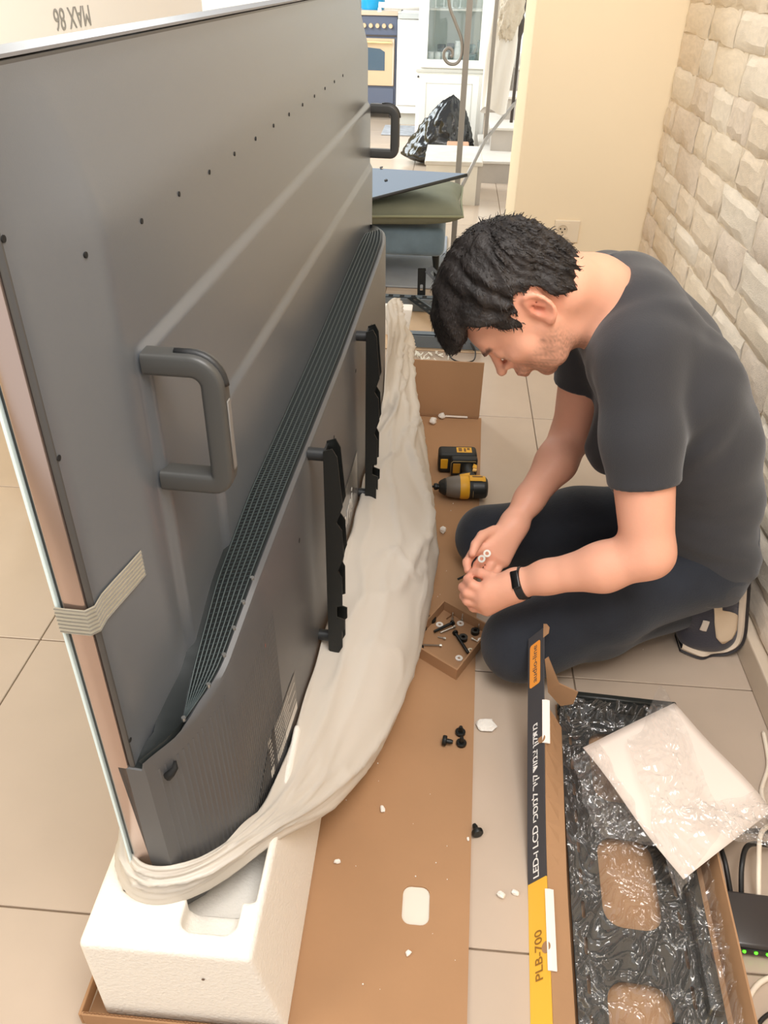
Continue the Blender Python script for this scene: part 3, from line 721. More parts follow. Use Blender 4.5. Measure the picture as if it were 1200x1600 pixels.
# yellow side panel on top of the motor
sp_ = MB(); 
for i in range(9):
    pass
P_ = [[(x, -.028+.0385*math.sin(math.radians(a))*(1 if x < .05 else .95), .034+.0338*math.cos(math.radians(a))*(1 if x < .05 else .94)) for a in np.linspace(-22, 44, 9)] for x in np.linspace(.016, .062, 8)]
sp_.quadgrid(P_); pan = sp_.build('side_panel', M_yel, dr, True)
P_ = [[(x, -.028+.0388*math.sin(math.radians(a)), .034+.0342*math.cos(math.radians(a))) for a in np.linspace(2, 14, 4)] for x in np.linspace(.024, .054, 5)]
MB().quadgrid(P_).build('panel_print', mat('print_brown', (120, 84, 30), .5), pan, True)
P_ = [[(x, -.028+.0375*math.sin(math.radians(a)), .034+.033*math.cos(math.radians(a))) for a in np.linspace(-78, -34, 6)] for x in np.linspace(.026, .058, 6)]
MB().quadgrid(P_).build('badge_panel', mat('tool_satin', (44, 46, 44), .3), dr, True)
# grip and trigger
g = MB(); n = 12; rings = []
for i in range(n):
    f = i/(n-1); y = .0+f*.082; x = .030-.010*math.sin(f*2.2); a = .0195-.003*math.sin(f*3.1); bz = .0195
    rings.append([g.bm.verts.new((x+a*math.cos(t_), y, .034+bz*math.sin(t_))) for t_ in np.linspace(0, 2*math.pi, 16, endpoint=False)])
for A_, B_ in zip(rings, rings[1:]):
    for k in range(16): g.bm.faces.new((A_[k], A_[(k+1) % 16], B_[(k+1) % 16], B_[k]))
g.bm.faces.new(rings[0]); g.bm.faces.new(rings[-1]); g.build('grip', M_rub, dr, True)
MB().prism([(.000, .004), (-.012, .006), (-.014, .022), (.004, .036), (.014, .036), (.012, .004)], .024, .044).build('trigger', M_black, dr, 'auto')
MB().prism([(-.006, -.004), (.018, .000), (.022, .018), (.010, .014), (-.010, .006)], .030, .0555).build('yoke', M_yel, dr, 'auto')
MB().prism([(.032, .050), (.044, .044), (.046, .062), (.037, .070)], .0505, .0545).build('grip_inlay', M_yel, dr, 'auto')
MB().prism([(.030, .032), (.040, .030), (.044, .040), (.034, .046)], .0505, .0545).build('grip_inlay', mat('inlay_light', (236, 190, 110), .5), dr, 'auto')
# foot and battery pack
MB().box((-.030, .076, .004), (.050, .100, .066), .007, 3).build('foot', M_rub, dr, 'auto')
bt = MB().box((-.066, .098, .0005), (.050, .150, .070), .010, 3).build('battery_pack', M_rub, dr, 'auto')
MB().box((-.060, .0958, .018), (-.038, .099, .052), .002, 1).build('battery_latch', M_yel, bt, 'auto')
MB().box((-.024, .0748, .016), (-.002, .0768, .050), .002, 1).build('battery_latch', mat('latch_amber', (196, 142, 44), .5), bt, 'auto')
MB().box((-.012, .108, .0695), (.034, .138, .0708), .0005, 1).build('battery_label', M_yel, bt)
for k, (x0, x1, y0, y1) in enumerate([(-.006, .004, .114, .134), (.010, .016, .112, .132), (.020, .028, .122, .134)]): MB().box((x0, y0, .0708), (x1, y1, .0713)).build('label_print', MATS['print_brown'], bt)
MB().tube([(-.030, .0752, .010), (-.030, .0752, .052), (-.024, .0752, .058), (.044, .0752, .058)], .0008, 5).build('pinstripe', mat('pin_pale', (196, 176, 130), .5), bt, True)
MB().tube([(.026, -.0655, .022), (.026, -.0628, .044), (.030, -.0600, .050), (.056, -.0600, .050)], .0006, 5).build('pinstripe', MATS['pin_pale'], dr, True)

# ---------------------------------------------------------------- printed mount box
M_char = mat('print_charcoal', (66, 66, 70), .5)
M_boxy = mat('print_yellow', (246, 190, 66), .45)
bx = thing('mount_box', 'open printed cardboard box, charcoal and yellow on its narrow side', 'box', (.214, .90, 0), (0, 0, 0))
bx.location = (.198, .53, 0); bx.rotation_euler = (0, 0, -.052)
HW, LEAN = .036, .0255
def WP(y, f, off=0.):
    """point on the printed side: it lies leaning near the viewer and rises, peeled up, towards its far end"""
    t = max(0, (y-.22)/.43); nz = (-HW, LEAN); l = math.hypot(*nz)
    return Vector((LEAN*f-.012*t+nz[0]/l*off, y, .001+HW*f+.165*t**1.25+nz[1]/l*off))
def wallstrip(name, y0, y1, mt, lab):
    ys = np.linspace(y0, y1, max(3, int((y1-y0)/.03))); b = MB()
    b.quadgrid([[WP(y, 0), WP(y, .5), WP(y, 1), WP(y, 1, -.0025), WP(y, .0, -.0025), WP(y, 0)] for y in ys]); o = b.build(name, mt, bx); tag(o, lab); return o
wallstrip('printed_wall', .228, .655, M_char, 'charcoal printed stretch of the side'); wallstrip('printed_wall', -.09, .2279, M_boxy, 'yellow printed end of the side')
def wbasis(y, f, off):
    a, b_ = WP(y-.02, f), WP(y+.02, f); x = (b_-a).normalized(); up = (WP(y, f-.1)-WP(y, f+.1)); up = (up-x*up.dot(x)).normalized()
    return basis(x, up, x.cross(up), WP(y, f, off))
def wtext(s_, y, f, size, mt, off=.0008, **k):
    o = text('printed_lettering', s_, size, mt, bx, Matrix.Identity(4), .0, **k)
    # lay the letters onto the curved side
    for v in o.data.vertices:
        q = WP(y+v.co.x, f-v.co.y/math.hypot(HW, LEAN), off); v.co = q
    o.data.update(); return o
M_pw = mat('print_white', (240, 238, 234), .5)
hebrew = 'LED-\u05d5 LCD ' + ' '.join(x[::-1] for x in ('\u05dc\u05de\u05e1\u05db\u05d9', '\u05e7\u05d9\u05e8', '\u05e6\u05de\u05d5\u05d3', '\u05de\u05ea\u05e7\u05df'))
wtext(hebrew, .360, .5, .0195, M_pw, offset=.0003, spacing=.95)
wtext('PLB-700', .105, .52, .0232, mat('print_brown2', (150, 106, 40), .5), offset=.0002)
M_or = mat('print_orange', (246, 160, 62), .45)
rr0 = rrect(-.040, -.015, .040, .015, .005, 4); b = MB(); b.bm.faces.new([b.bm.verts.new(WP(.597+x, .46-y/.0441, .0004)) for x, y in rr0]); bd = b.build('badge', M_or, bx)
ot_ = wtext('audio-line', .597, .47, .0175, M_char, .0009, offset=.0001); ot_.name = 'badge_lettering'
# kraft flap folded in from the wall's top edge, floor of the box, far and right walls
def kraft(name, lo, hi): return MB().box(lo, hi, .0006, 1).build(name, M_card, bx)
ys_ = np.linspace(-.09, .52, 16)
b = MB(); b.quadgrid([[WP(y, 1, -.003), WP(y, 1, -.003)*.0+Vector((.061, y, .030+.06*max(0, (y-.22)/.43))), Vector((.0645, y, .004)), Vector((.0625, y, .004)), Vector((.059, y, .028+.06*max(0, (y-.22)/.43))), WP(y, 1, -.0045)] for y in ys_]); b.build('inner_flap', M_card, bx)
MB().box((.0645, -.09, .0006), (.300, .640, .003)).build('box_floor', M_card, bx)
MB().prism([(.300, .003), (.303, .003), (.316, .055), (.313, .055)], -.09, .50, 'xzy').build('right_wall', M_card, bx)
# end flap standing up at the far corner, small tuck tab and the white lock tabs
e0 = WP(.64, 1, -.003)
b = MB(); b.prism([(e0.x, e0.z-.012), (e0.x+.006, e0.z-.004), (e0.x+.036, e0.z-.072), (.092, .105), (.088, .070), (.064, .060), (e0.x+.018, e0.z-.10)], .585, .5875, 'xzy'); b.build('dust_flap', M_card, bx)
b = MB(); b.prism([(0, 0), (.012, .004), (.014, .016), (.008, .026), (0, .030)], 0, .0015, 'xyz', M=basis((.75, 0, .66), (0, .93, .36), (-.6, -.3, .74), WP(.635, 1))); b.build('tuck_tab', M_card, bx)
for y0, y1 in ((.445, .520), (.075, .205)):
    b = MB(); b.quadgrid([[WP(y, 1, .002)+Vector((dx, 0, dz)) for dx, dz in ((-.001, .0), (.006, .001), (.013, .0), (.013, -.0012), (-.001, -.0012), (-.001, 0))] for y in np.linspace(y0, y1, 6)]); tag(b.build('lock_tab', mat('tab_white', (240, 230, 220), .55), bx), 'white lock tab')
    c_ = (y0+y1)/2-.028; MB().cyl(WP(c_, .88, -.0005), WP(c_, .88, .0012), .009, seg=16).build('thumb_notch', M_card, bx)
# wall plate in its clear wrap
M_plate = mat('plate_black', (34, 36, 36), .42)
wp = thing('wall_plate', 'black slotted television wall plate wrapped in clear plastic inside the printed box', 'wall mount', (0, 0, 0)); wp.parent = None
wp.location = (.198, .53, .0); wp.rotation_euler = (0, 0, -.052)
holes = [rrect(.118, .165, .212, .325, .03, 5), rrect(.112, -.10, .208, .082, .03, 5), rrect(.122, .40, .205, .56, .03, 5)]
for yy in np.arange(-.06, .60, .058): holes.append(rrect(.0835, yy, .0895, yy+.030, .0028, 2))
for yy in np.arange(-.06, .60, .058): holes.append(rrect(.2385, yy, .2445, yy+.034, .0028, 2))
pm = plate_mesh('plate', rrect(.067, -.115, .284, .615, .006, 3), holes, .003)
link('plate', pm, M_plate, wp, loc=(0, 0, .0205))
MB().box((.067, .609, .005), (.284, .617, .0200), .001, 1).build('plate_rim', M_plate, wp); MB().box((.067, -.115, .005), (.284, -.108, .0200), .001, 1).build('plate_rim', M_plate, wp)
MB().box((.0665, .620, .0035), (.30, .634, .058), .002, 1).build('top_rail', mat('rail_black', (38, 40, 38), .35), wp, 'auto')
MB().box((.256, .05, .0240), (.279, .30, .042), .004, 2).build('sliding_rail', M_plate, wp, 'auto')
MB().box((.20, .012, .0240), (.279, .030, .036), .003, 2).build('cross_lug', M_plate, wp, 'auto')
M_clear = film('clear_wrap', (236, 232, 226), .05, .06, .10, .5)
def wrapfilm(name, x0, x1, y0, y1, zf, nx, ny, seed, amp, parent, mt, edge=True):
    xs, ys = np.linspace(x0, x1, nx), np.linspace(y0, y1, ny); X, Y = np.meshgrid(xs, ys, indexing='ij')
    P_ = np.stack([X, Y, X*0], -1)
    w0_ = fbm(P_, seed+5, 3, 5.)[..., None]*np.array([.03, .05, 0]); r1 = 1-np.abs(fbm((P_+w0_)*np.array([1.6, .8, 1]), seed, 3, 9.)); r2 = 1-np.abs(fbm((P_+w0_)*np.array([1, 1.8, 1]), seed+1, 3, 17.))
    Z = zf(X, Y)+amp*(np.clip(r1, 0, 1)**4+.6*np.clip(r2, 0, 1)**5)
    P_[..., 2] = Z
    o = mesh(name, P_.reshape(-1, 3), grid_faces(nx, ny), mt, parent, True); return o
zf = lambda X, Y: .0262+.020*sstep(.245, .262, X)*sstep(.0, .04, Y)*(1-sstep(.30, .34, Y))+.022*sstep(.58, .60, Y)
wrapfilm('plastic_wrap', .066, .298, -.12, .618, zf, 150, 420, 5, .0115, wp, M_clear)
# sheet of paper lying across the wall plate, and loose clear film over it
pp = bmesh.new(); c4 = [np.array(p) for p in ((.322, 1.002, .070), (.512, 1.112, .088), (.636, .890, .074), (.452, .749, .070))]
PP = np.zeros((14, 16, 3))
for i in range(14):
    for j in range(16):
        a, b_ = i/13, j/15; p = c4[0]*(1-a)*(1-b_)+c4[1]*a*(1-b_)+c4[2]*a*b_+c4[3]*(1-a)*b_; p = p+np.array([0, 0, .010*math.sin(a*2.4)*math.sin(b_*3)+.004*math.sin(7*b_+2*a)]); PP[i, j] = p
o = mesh('paper_sheet', PP.reshape(-1, 3), grid_faces(14, 16), mat('paper', (240, 226, 214), .7), None, True)
so = o.modifiers.new('thickness', 'SOLIDIFY'); so.thickness = .0006; tag(o, 'white sheet of paper lying slantwise across the open mount box', 'paper')
M_clear2 = film('clear_film', (246, 242, 238), .13, .08, .10, .6)
def drape(name, corners, n, m_, seed, amp, lab, f0=6.):
    P_ = np.zeros((n, m_, 3)); c = [np.array(p, float) for p in corners]
    for i in range(n):
        for j in range(m_):
            a, b_ = i/(n-1), j/(m_-1); P_[i, j] = c[0]*(1-a)*(1-b_)+c[1]*a*(1-b_)+c[2]*a*b_+c[3]*(1-a)*b_
    r1 = np.clip(1-np.abs(fbm(P_, seed, 4, f0*1.8)), 0, 1)**4; r2 = np.clip(1-np.abs(fbm(P_*np.array([2, 1, 1]), seed+3, 3, f0*3.5)), 0, 1)**5
    e = np.sin(np.pi*np.linspace(0, 1, n))[:, None]*np.sin(np.pi*np.linspace(0, 1, m_))[None, :]
    P_[..., 2] += amp*(r1+.6*r2)*(.35+.65*e)
    P_[..., 2] += .010; P_[..., :2] += (.014*np.stack([fbm(P_, seed+7, 3, 5.), fbm(P_, seed+8, 3, 5.)], -1))
    o = mesh(name, P_.reshape(-1, 3), grid_faces(n, m_), M_clear2, None, True); tag(o, lab, 'plastic bag'); return o
drape('clear_plastic_bag', [(.40, 1.00, .094), (.49, 1.125, .102), (.53, .84, .096), (.44, .70, .076)], 70, 80, 3, .008, 'crumpled clear plastic bag lying on the white paper sheet')
drape('clear_plastic_bag', [(.47, .86, .092), (.66, .93, .096), (.68, .76, .092), (.52, .80, .096)], 70, 60, 9, .020, 'crumpled clear plastic bag stretched over the router cables by the wall')
drape('clear_plastic_bag', [(.300, .98, .064), (.355, 1.0, .070), (.42, .80, .064), (.335, .82, .058)], 50, 60, 15, .014, 'clear plastic bag end bunched up along the left edge of the paper')
# router with cables
rt = thing('router', 'black internet router with green lights on the floor at the right edge', 'router', (.580, .715, 0), (0, 0, -.05))
b = MB(); b.box((-.062, -.044, .004), (.062, .044, .036), .006, 3)
for v in b.bm.verts:
    if v.co.y < 0: v.co.x *= .90; 
    if v.co.y < 0 and v.co.z > .02: v.co.z -= .008
b.build('shell', mat('router_black', (52, 48, 48), .28, coat=.3), rt, 'auto')
MB().box((-.052, -.0458, .008), (.052, -.0436, .022), .001, 1).build('front_strip', mat('router_dark', (22, 22, 22), .3), rt, 'auto')
M_led = mat('green_led', (60, 200, 30), .4, emit=((90, 255, 40), 2.2))
for k in range(5): MB().ball((-.036+.018*k, -.0460, .016), .0030, 10).build('status_light', M_led, rt, True)
for sx in (-.04, .04):
    for sy in (-.03, .03): MB().cyl((sx, sy, 0), (sx, sy, .0045), .006, seg=10).build('rubber_foot', M_rub, rt)
def cable(name, pts, r, mt, lab):
    p = [Vector(a) for a in pts]; out = []
    for i in range(len(p)-1):
        p0, p1, p2, p3 = p[max(0, i-1)], p[i], p[i+1], p[min(len(p)-1, i+2)]
        for t in np.linspace(0, 1, 9)[:-1]:
            out.append(.5*((2*p1)+(p2-p0)*t+(2*p0-5*p1+4*p2-p3)*t*t+(3*p1-p0-3*p2+p3)*t**3))
    out.append(p[-1]); o = MB().tube(out, r, 8).build(name, mt, None, True); tag(o, lab, 'cable'); return o
M_cabw = mat('cable_white', (240, 226, 206), .45); M_cabb = mat('cable_black', (30, 30, 30), .45)
cable('power_cable', [(.545, .762, .020), (.540, .80, .045), (.545, .845, .04), (.58, .88, .02), (.66, .90, .006)], .0045, M_cabb, 'black cable leaving the back of the router on its left')
cable('power_cable', [(.562, .762, .020), (.566, .80, .05), (.59, .84, .045), (.64, .86, .02), (.69, .86, .006)], .0045, M_cabb, 'black cable leaving the back of the router on its right')
cable('network_cable', [(.590, .762, .022), (.595, .80, .045), (.615, .86, .05), (.655, .905, .02), (.665, .94, .0055), (.667, .985, .0055), (.70, 1.05, .0055), (.715, 1.13, .0055)], .0042, M_cabw, 'white cable running from the router up along the stone wall')
cable('network_cable', [(.71, .66, .0045), (.62, .648, .0045), (.565, .635, .0045), (.531, .602, .0045), (.518, .56, .0045), (.525, .50, .0045)], .0042, M_cabw, 'white cable curving over the tile in front of the router')
cable('power_cable', [(.66, .635, .0036), (.60, .605, .0036), (.555, .585, .0036), (.53, .56, .0036), (.50, .50, .0036)], .0032, M_cabb, 'thin black cable on the tile at the lower right corner')
# ---------------------------------------------------------------- the wall frame and scraps on the floor behind the kneeling man
M_rail = mat('rail_grey', (112, 122, 130), .4, metal=.3)
wf = thing('railed_bracket', 'grey railed steel wall frame with black slotted arms on the floor behind the man', 'wall mount', (-.06, 3.2, .0045))
MB().box((-.26, .20, .004), (.16, .214, .062), .002, 1).box((-.26, .20, .058), (.16, .25, .062), .002, 1).build('rail', M_rail, wf, 'auto')
MB().box((-.10, -.20, .004), (.24, -.186, .056), .002, 1).box((-.10, -.20, .052), (.24, -.15, .056), .002, 1).build('rail', M_rail, wf, 'auto')
for k in range(5): MB().box((-.22+.05*k, .215, .0621), (-.20+.05*k, .24, .0626)).build('slot', M_hole, wf)
def arm(pts, ang_, w_, ln, tilt, name='slotted_arm'):
    hs_ = [rrect(.02+k*.048, w_*.32, .02+k*.048+.026, w_*.68, .003, 2) for k in range(int((ln-.03)/.048))]
    pm = plate_mesh(name, rrect(0, 0, ln, w_, .003, 2), hs_, .003); o = link(name, pm, M_steel, wf); o.matrix_local = pts; return o
arm(basis((.0, .12, 1), (1, .15, 0), (.1, -1, .1), (-.043, .262, .008)), 0, .036, .165, 0)
arm(basis((.8, -.35, -.42), (.25, .2, .30), (.2, -.9, .3), (-.015, .27, .160)), 0, .040, .30, 0)
arm(basis((.50, -.86, -.03), (.86, .50, 0), (0, 0, 1), (-.085, .19, .066)), 0, .040, .42, 0)
MB().tube([(-.04, .19, .068), (.05, .05, .064), (.14, -.13, .06)], .004, 6).build('brace_rod', M_rail, wf, True)
MB().box((-.50, 2.99, .0006), (.22, 3.60, .004), .001, 1).build('cardboard_sheet', mat('cardboard_pale', (206, 178, 146), .85, var=.05), None)
tag(bpy.data.objects['cardboard_sheet'], 'pale cardboard sheet lying under the grey steel frame', 'cardboard')
r = random.Random(5)
pb = MB()
for k in range(34):
    x, y = r.uniform(-.13, .05), r.uniform(2.86, 2.95); a = r.uniform(0, 3.1); l = r.uniform(.008, .022)
    pb.tube([(x, y, .008), (x+l*math.cos(a), y+l*math.sin(a), .012+r.uniform(0, .006))], r.uniform(.0015, .0035), 5)
o = pb.build('torn_wrap_scraps', mat('scrap_white', (236, 234, 222), .4), None); tag(o, 'torn white wrapping scraps strewn in front of the grey steel frame', 'scraps', kind='stuff')
cable('wire_loop', [(.045, 2.95, .02), (.06, 2.90, .012), (.10, 2.88, .008), (.145, 2.90, .010), (.15, 2.95, .03), (.13, 2.975, .05), (.145, 2.95, .03)], .0028, M_cabb, 'black wire loop on the floor in front of the steel frame')
# ottoman, cushion, glass panel
M_velv = mat('velvet_blue_grey', (104, 124, 138), .8, var=.16, vscale=9, sheen=.4)
ot = thing('ottoman', 'blue grey velvet ottoman with black tapered legs behind the television', 'ottoman', (-.25, 4.05, 0))
MB().box((-.42, -.25, .125), (.255, .28, .262), .035, 4).build('seat', M_velv, ot, True)
for sx in (-.36, .215):
    for sy in (-.19, .22): MB().cyl((sx, sy, .127), (sx*1.04, sy*1.03, 0), .019, .009, seg=12).build('leg', M_black, ot, 'auto')
cu = thing('cushion', 'olive green cushion lying on the ottoman under the glass panel', 'cushion', (-.25, 3.98, .262))
n = 26; Vt = []; 
for sgn in (1, -1):
    for i in range(n):
        for j in range(n):
            a, b_ = i/(n-1)*2-1, j/(n-1)*2-1; th = .062*((1-a**4)*(1-b_**4))**.5+.004
            Vt.append((a*.33*(1-.06*(1-abs(b_))), b_*.29*(1-.06*(1-abs(a))), .075+sgn*th+.012*a))
Fc = grid_faces(n, n); Fc = Fc+[tuple(n*n+q for q in f[::-1]) for f in Fc]
for k in range(n-1):
    Fc += [(k, k+1, n*n+k+1, n*n+k), ((n-1)*n+k, n*n+(n-1)*n+k, n*n+(n-1)*n+k+1, (n-1)*n+k+1), (k*n, n*n+k*n, n*n+(k+1)*n, (k+1)*n), (k*n+n-1, (k+1)*n+n-1, n*n+(k+1)*n+n-1, n*n+k*n+n-1)]
mesh('pillow_body', Vt, Fc, mat('olive_fabric', (118, 120, 102), .9, var=.06), cu, True)
MB().tube([(x*.33*1.0, y*.29*1.0, .075+.012*x) for x, y in [(-1, -1), (0, -.97), (1, -1), (.97, 0), (1, 1), (0, .97), (-1, 1), (-.97, 0)]], .006, 6, closed=True).build('piping', mat('olive_piping', (140, 142, 116), .9), cu, True)
gp = thing('mirror_sheet', 'dark mirror-like glass panel lying on the olive cushion', 'glass panel', (0, 0, 0))
A1, B1, C1 = Vector((.085, 3.75, .520)), Vector((-.36, 3.66, .415)), Vector((-.36, 4.22, .50))
xx = (B1-A1).normalized(); nrm = (B1-A1).cross(C1-A1).normalized()
if nrm.z < 0: nrm = -nrm
tri = [A1, B1+xx*.25, C1+xx*.25+Vector((0, .02, 0))]
bmx = MB(); lo_ = [bmx.bm.verts.new(p-nrm*.012) for p in tri]; hi_ = [bmx.bm.verts.new(p) for p in tri]
bmx.bm.faces.new(lo_); bmx.bm.faces.new(hi_)
for k in range(3): bmx.bm.faces.new((lo_[k], lo_[(k+1) % 3], hi_[(k+1) % 3], hi_[k]))
bmx.build('glass_sheet', mat('mirror_glass', (150, 168, 186), .06, metal=.85), gp)
MB().tube([A1-nrm*.006, (B1+xx*.25)-nrm*.006], .0075, 6).build('edge_trim', M_dark, gp, True)
for f in (.30, .62): MB().cyl(A1.lerp(B1, .75).lerp(C1, f), A1.lerp(B1, .75).lerp(C1, f)+nrm*.003, .008, seg=12).build('fixing_stud', M_dark, gp)
# ---------------------------------------------------------------- stair with its iron railing
M_iron = mat('wrought_iron', (152, 147, 142), .45, metal=.4)
M_irond = mat('wrought_iron_dark', (78, 72, 70), .5, metal=.4)
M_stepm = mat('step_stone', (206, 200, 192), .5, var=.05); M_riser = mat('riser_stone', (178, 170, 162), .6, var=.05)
st = thing('staircase', 'pale stone steps rising behind the cream wall end', 'stairs', (0, 0, 0))
for k, (x0, y0, z1) in enumerate([(.235, 6.0, .15), (.30, 6.35, .31), (.385, 6.70, .47), (.47, 7.05, .63)]):
    ye = 7.02 if x0 < .465 else 8.2
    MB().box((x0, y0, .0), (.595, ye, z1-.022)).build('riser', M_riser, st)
    MB().box((x0-.015 if x0 < .465 else x0+.001, y0-.015, z1-.021), (.596, ye, z1), .004, 1).build('tread', M_stepm, st, 'auto')
bs = thing('stone_block', 'low pale stone block at the foot of the iron railing', 'block', (0, 0, 0))
MB().box((-.14, 5.35, 0), (.185, 5.85, .235)).build('block_body', mat('block_white', (224, 218, 206), .7, var=.04), bs)
MB().box((-.15, 5.34, .2352), (.215, 5.87, .262), .004, 1).build('block_cap', mat('block_cap', (206, 200, 190), .5, var=.06, vscale=12), bs, 'auto')
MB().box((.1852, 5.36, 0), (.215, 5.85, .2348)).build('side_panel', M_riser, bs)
def post(name, lab, pts, r, mt, sq=True):
    o = MB().tube(pts, r, 4 if sq else 8).build(name, mt, None, not sq); tag(o, lab, 'railing'); return o
rl = thing('iron_railing', 'grey wrought iron stair railing with scroll, posts and sloping hand rod', 'railing', (0, 0, 0))
MB().box((.038, 4.28, 0), (.066, 4.31, 1.75), .002, 1).build('newel_post', M_iron, rl)
sc = [(-.06, 1.25), (-.045, 1.13), (-.012, 1.06), (.022, .99), (.026, .93), (.005, .895), (-.03, .893), (-.054, .915), (-.055, .943), (-.038, .957), (-.020, .948), (-.016, .930), (-.026, .920)]
scp = []
for i in range(len(sc)-1):
    p0, p1, p2, p3 = [Vector((*sc[max(0, min(len(sc)-1, j))], 0)) for j in (i-1, i, i+1, i+2)]
    for t in np.linspace(0, 1, 6)[:-1]: scp.append(.5*((2*p1)+(p2-p0)*t+(2*p0-5*p1+4*p2-p3)*t*t+(3*p1-p0-3*p2+p3)*t**3))
MB().tube([(p.x+.004, 4.295, p.y) for p in scp], .008, 6).build('scroll', M_iron, rl, True)
MB().box((.192, 5.0, .44), (.214, 5.02, 1.75), .002, 1).build('baluster', M_iron, rl)
tw = MB(); prof = [(.010, .50)]
for z_ in np.linspace(.52, .93, 3): prof.append((.010, z_))
for k in range(24):
    z_ = .95+k*.0166; prof.append((.012+.012*abs(math.sin(k*math.pi/6)), z_))
prof += [(.010, 1.36), (.010, 1.75)]
tw.lathe(prof, 10, Matrix.Translation((.362, 5.3, 0))); tw.build('twisted_baluster', M_irond, rl, True)
MB().tube([(.075, 4.33, .335), (.20, 4.95, .455), (.40, 5.35, .63), (.60, 5.75, .80)], .010, 8).build('hand_rod', M_iron, rl, True)
# garment hung on the railing
gv = []
for i in range(26):
    z_ = 1.36-i*.031; row = []
    for j in range(22):
        a = j/21*2*math.pi; f = i/25
        cx = .275-.035*f; wx = .055+.035*min(1, f*1.6)-.02*f; wy = .03+.012*math.sin(5*a+f*6)
        row.append((cx+wx*math.cos(a)*(1+.12*math.sin(4*a+3*f)), 5.14+wy*math.sin(a), z_+.02*math.sin(a*2)*f))
    gv.append(row+[row[0]])
gm = thing('hung_garment', 'white garment hung on the stair railing', 'clothing', (0, 0, 0))
MB().quadgrid(gv).build('cloth', mat('cloth_white', (238, 234, 228), .9, sheen=.2), gm, True)
lb_ = bmesh.new(); bmesh.ops.create_icosphere(lb_, subdivisions=5, radius=1)
lc = np.array([v.co[:] for v in lb_.verts]); ln_ = 1+.22*fbm(lc, 31, 3, .9)+.10*np.abs(fbm(lc, 32, 3, 2.6))
for v, s_ in zip(lb_.verts, ln_): v.co = Vector((.29+v.co.x*.062*s_+.02*v.co.z, 5.085+v.co.y*.03*s_, 1.085+v.co.z*.13*s_))
me = bpy.data.meshes.new('lace_trim'); lb_.to_mesh(me); lb_.free(); link('lace_trim', me, mat('lace_beige', (216, 206, 190), .9, bump=.6, bscale=80), gm, True)
# ---------------------------------------------------------------- kitchen: display cabinet, white cupboard, range cooker
M_cab = mat('cabinet_white', (246, 246, 242), .4); M_cabs = mat('cabinet_line', (206, 206, 200), .5)
dc = thing('display_cabinet', 'white display cabinet with a glazed upper door full of glassware', 'cabinet', (0, 0, 0))
MB().box((-.29, 7.05, .0), (.262, 7.45, .60), .004, 1).build('lower_body', M_cab, dc, 'auto')
MB().box((-.29, 7.40, .60), (.262, 7.45, 1.75)).box((-.29, 7.05, .60), (-.25, 7.40, 1.75)).box((.242, 7.05, .60), (.262, 7.40, 1.75)).box((-.25, 7.05, .60), (.242, 7.40, .625)).build('upper_body', M_cab, dc)
MB().box((-.30, 7.035, .575), (.272, 7.07, .600), .004, 1).build('waist_moulding', M_cabs, dc, 'auto')
dl = MB().box((-.27, 7.03, .02), (.20, 7.05, .56), .003, 1).build('door', M_cab, dc, 'auto')
for lo, hi in (((-.215, 7.0285, .07), (.15, 7.0299, .075)), ((-.215, 7.0285, .50), (.15, 7.0299, .505)), ((-.215, 7.0285, .07), (-.21, 7.0299, .505)), ((.145, 7.0285, .07), (.15, 7.0299, .505))): MB().box(lo, hi).build('panel_line', M_cabs, dl)
MB().ball((-.278, 7.03, .545), .009, 10).build('knob', M_irond, dl, True)
du = MB(); 
for lo, hi in (((-.27, 7.03, .61), (-.215, 7.05, 1.70)), ((.185, 7.03, .61), (.24, 7.05, 1.70)), ((-.215, 7.03, .61), (.185, 7.05, .665)), ((-.215, 7.03, 1.64), (.185, 7.05, 1.70))): du.box(lo, hi)
du = du.build('glazed_door', M_cab, dc)
MB().box((-.215, 7.037, .665), (.185, 7.041, 1.64)).build('pane', film('cabinet_glass', (200, 225, 222), .08, .02, .10, .3), du)
for z_ in (.985,): MB().box((-.245, 7.07, z_), (.238, 7.39, z_+.012)).build('shelf', M_cabs, dc)
MB().box((-.245, 7.388, .63), (.238, 7.398, 1.70)).build('back_panel', mat('cabinet_inside', (206, 216, 212), .6), dc)
M_gw = mat('glassware', (236, 244, 244), .08, spec=.8, alpha=.9); M_gwd = mat('glassware_dark', (76, 74, 92), .2); M_teal = mat('glassware_teal', (110, 140, 146), .2)
def vessel(x, y, z, prof, mt, nm, lab):
    o = MB().lathe(prof, 14, Matrix.Translation((x, y, z))).build(nm, mt, None, True); tag(o, lab, nm.split('_')[-1] if '_' in nm else nm); return o
goblet = [(0, .001), (.026, .001), (.024, .004), (.004, .01), (.004, .05), (.022, .07), (.026, .10), (.022, .12)]
tumbler = [(0, .001), (.024, .001), (.028, .085), (.026, .085), (.023, .004), (0, .004)]
bowl = [(0, .001), (.03, .001), (.062, .05), (.066, .07), (.062, .07), (.03, .006), (0, .006)]
vase = [(0, .001), (.03, .001), (.034, .05), (.026, .11), (.022, .15), (.028, .16), (.024, .158), (0, .158)]
wd = ('leftmost', 'second', 'third', 'fourth', 'fifth')
for k in range(5): 
    o = vessel(-.17+.062*k, 7.14, .9975, goblet, M_gw, 'wine_goblet', wd[k]+' wine goblet in the front row on the cabinet shelf'); o['group'] = 'goblets on the cabinet shelf'
for k in range(3):
    o = vessel(-.19+.055*k, 7.11, .6255, tumbler, M_gw, 'tumbler', ('left', 'middle', 'right')[k]+' glass tumbler at the bottom left of the cabinet'); o['group'] = 'tumblers at the bottom of the cabinet'
vessel(-.11, 7.22, .6255, [(r_*1.2, z_*1.5) for r_, z_ in tumbler], M_gwd, 'dark_jar', 'dark purple jar behind the tumblers in the cabinet')
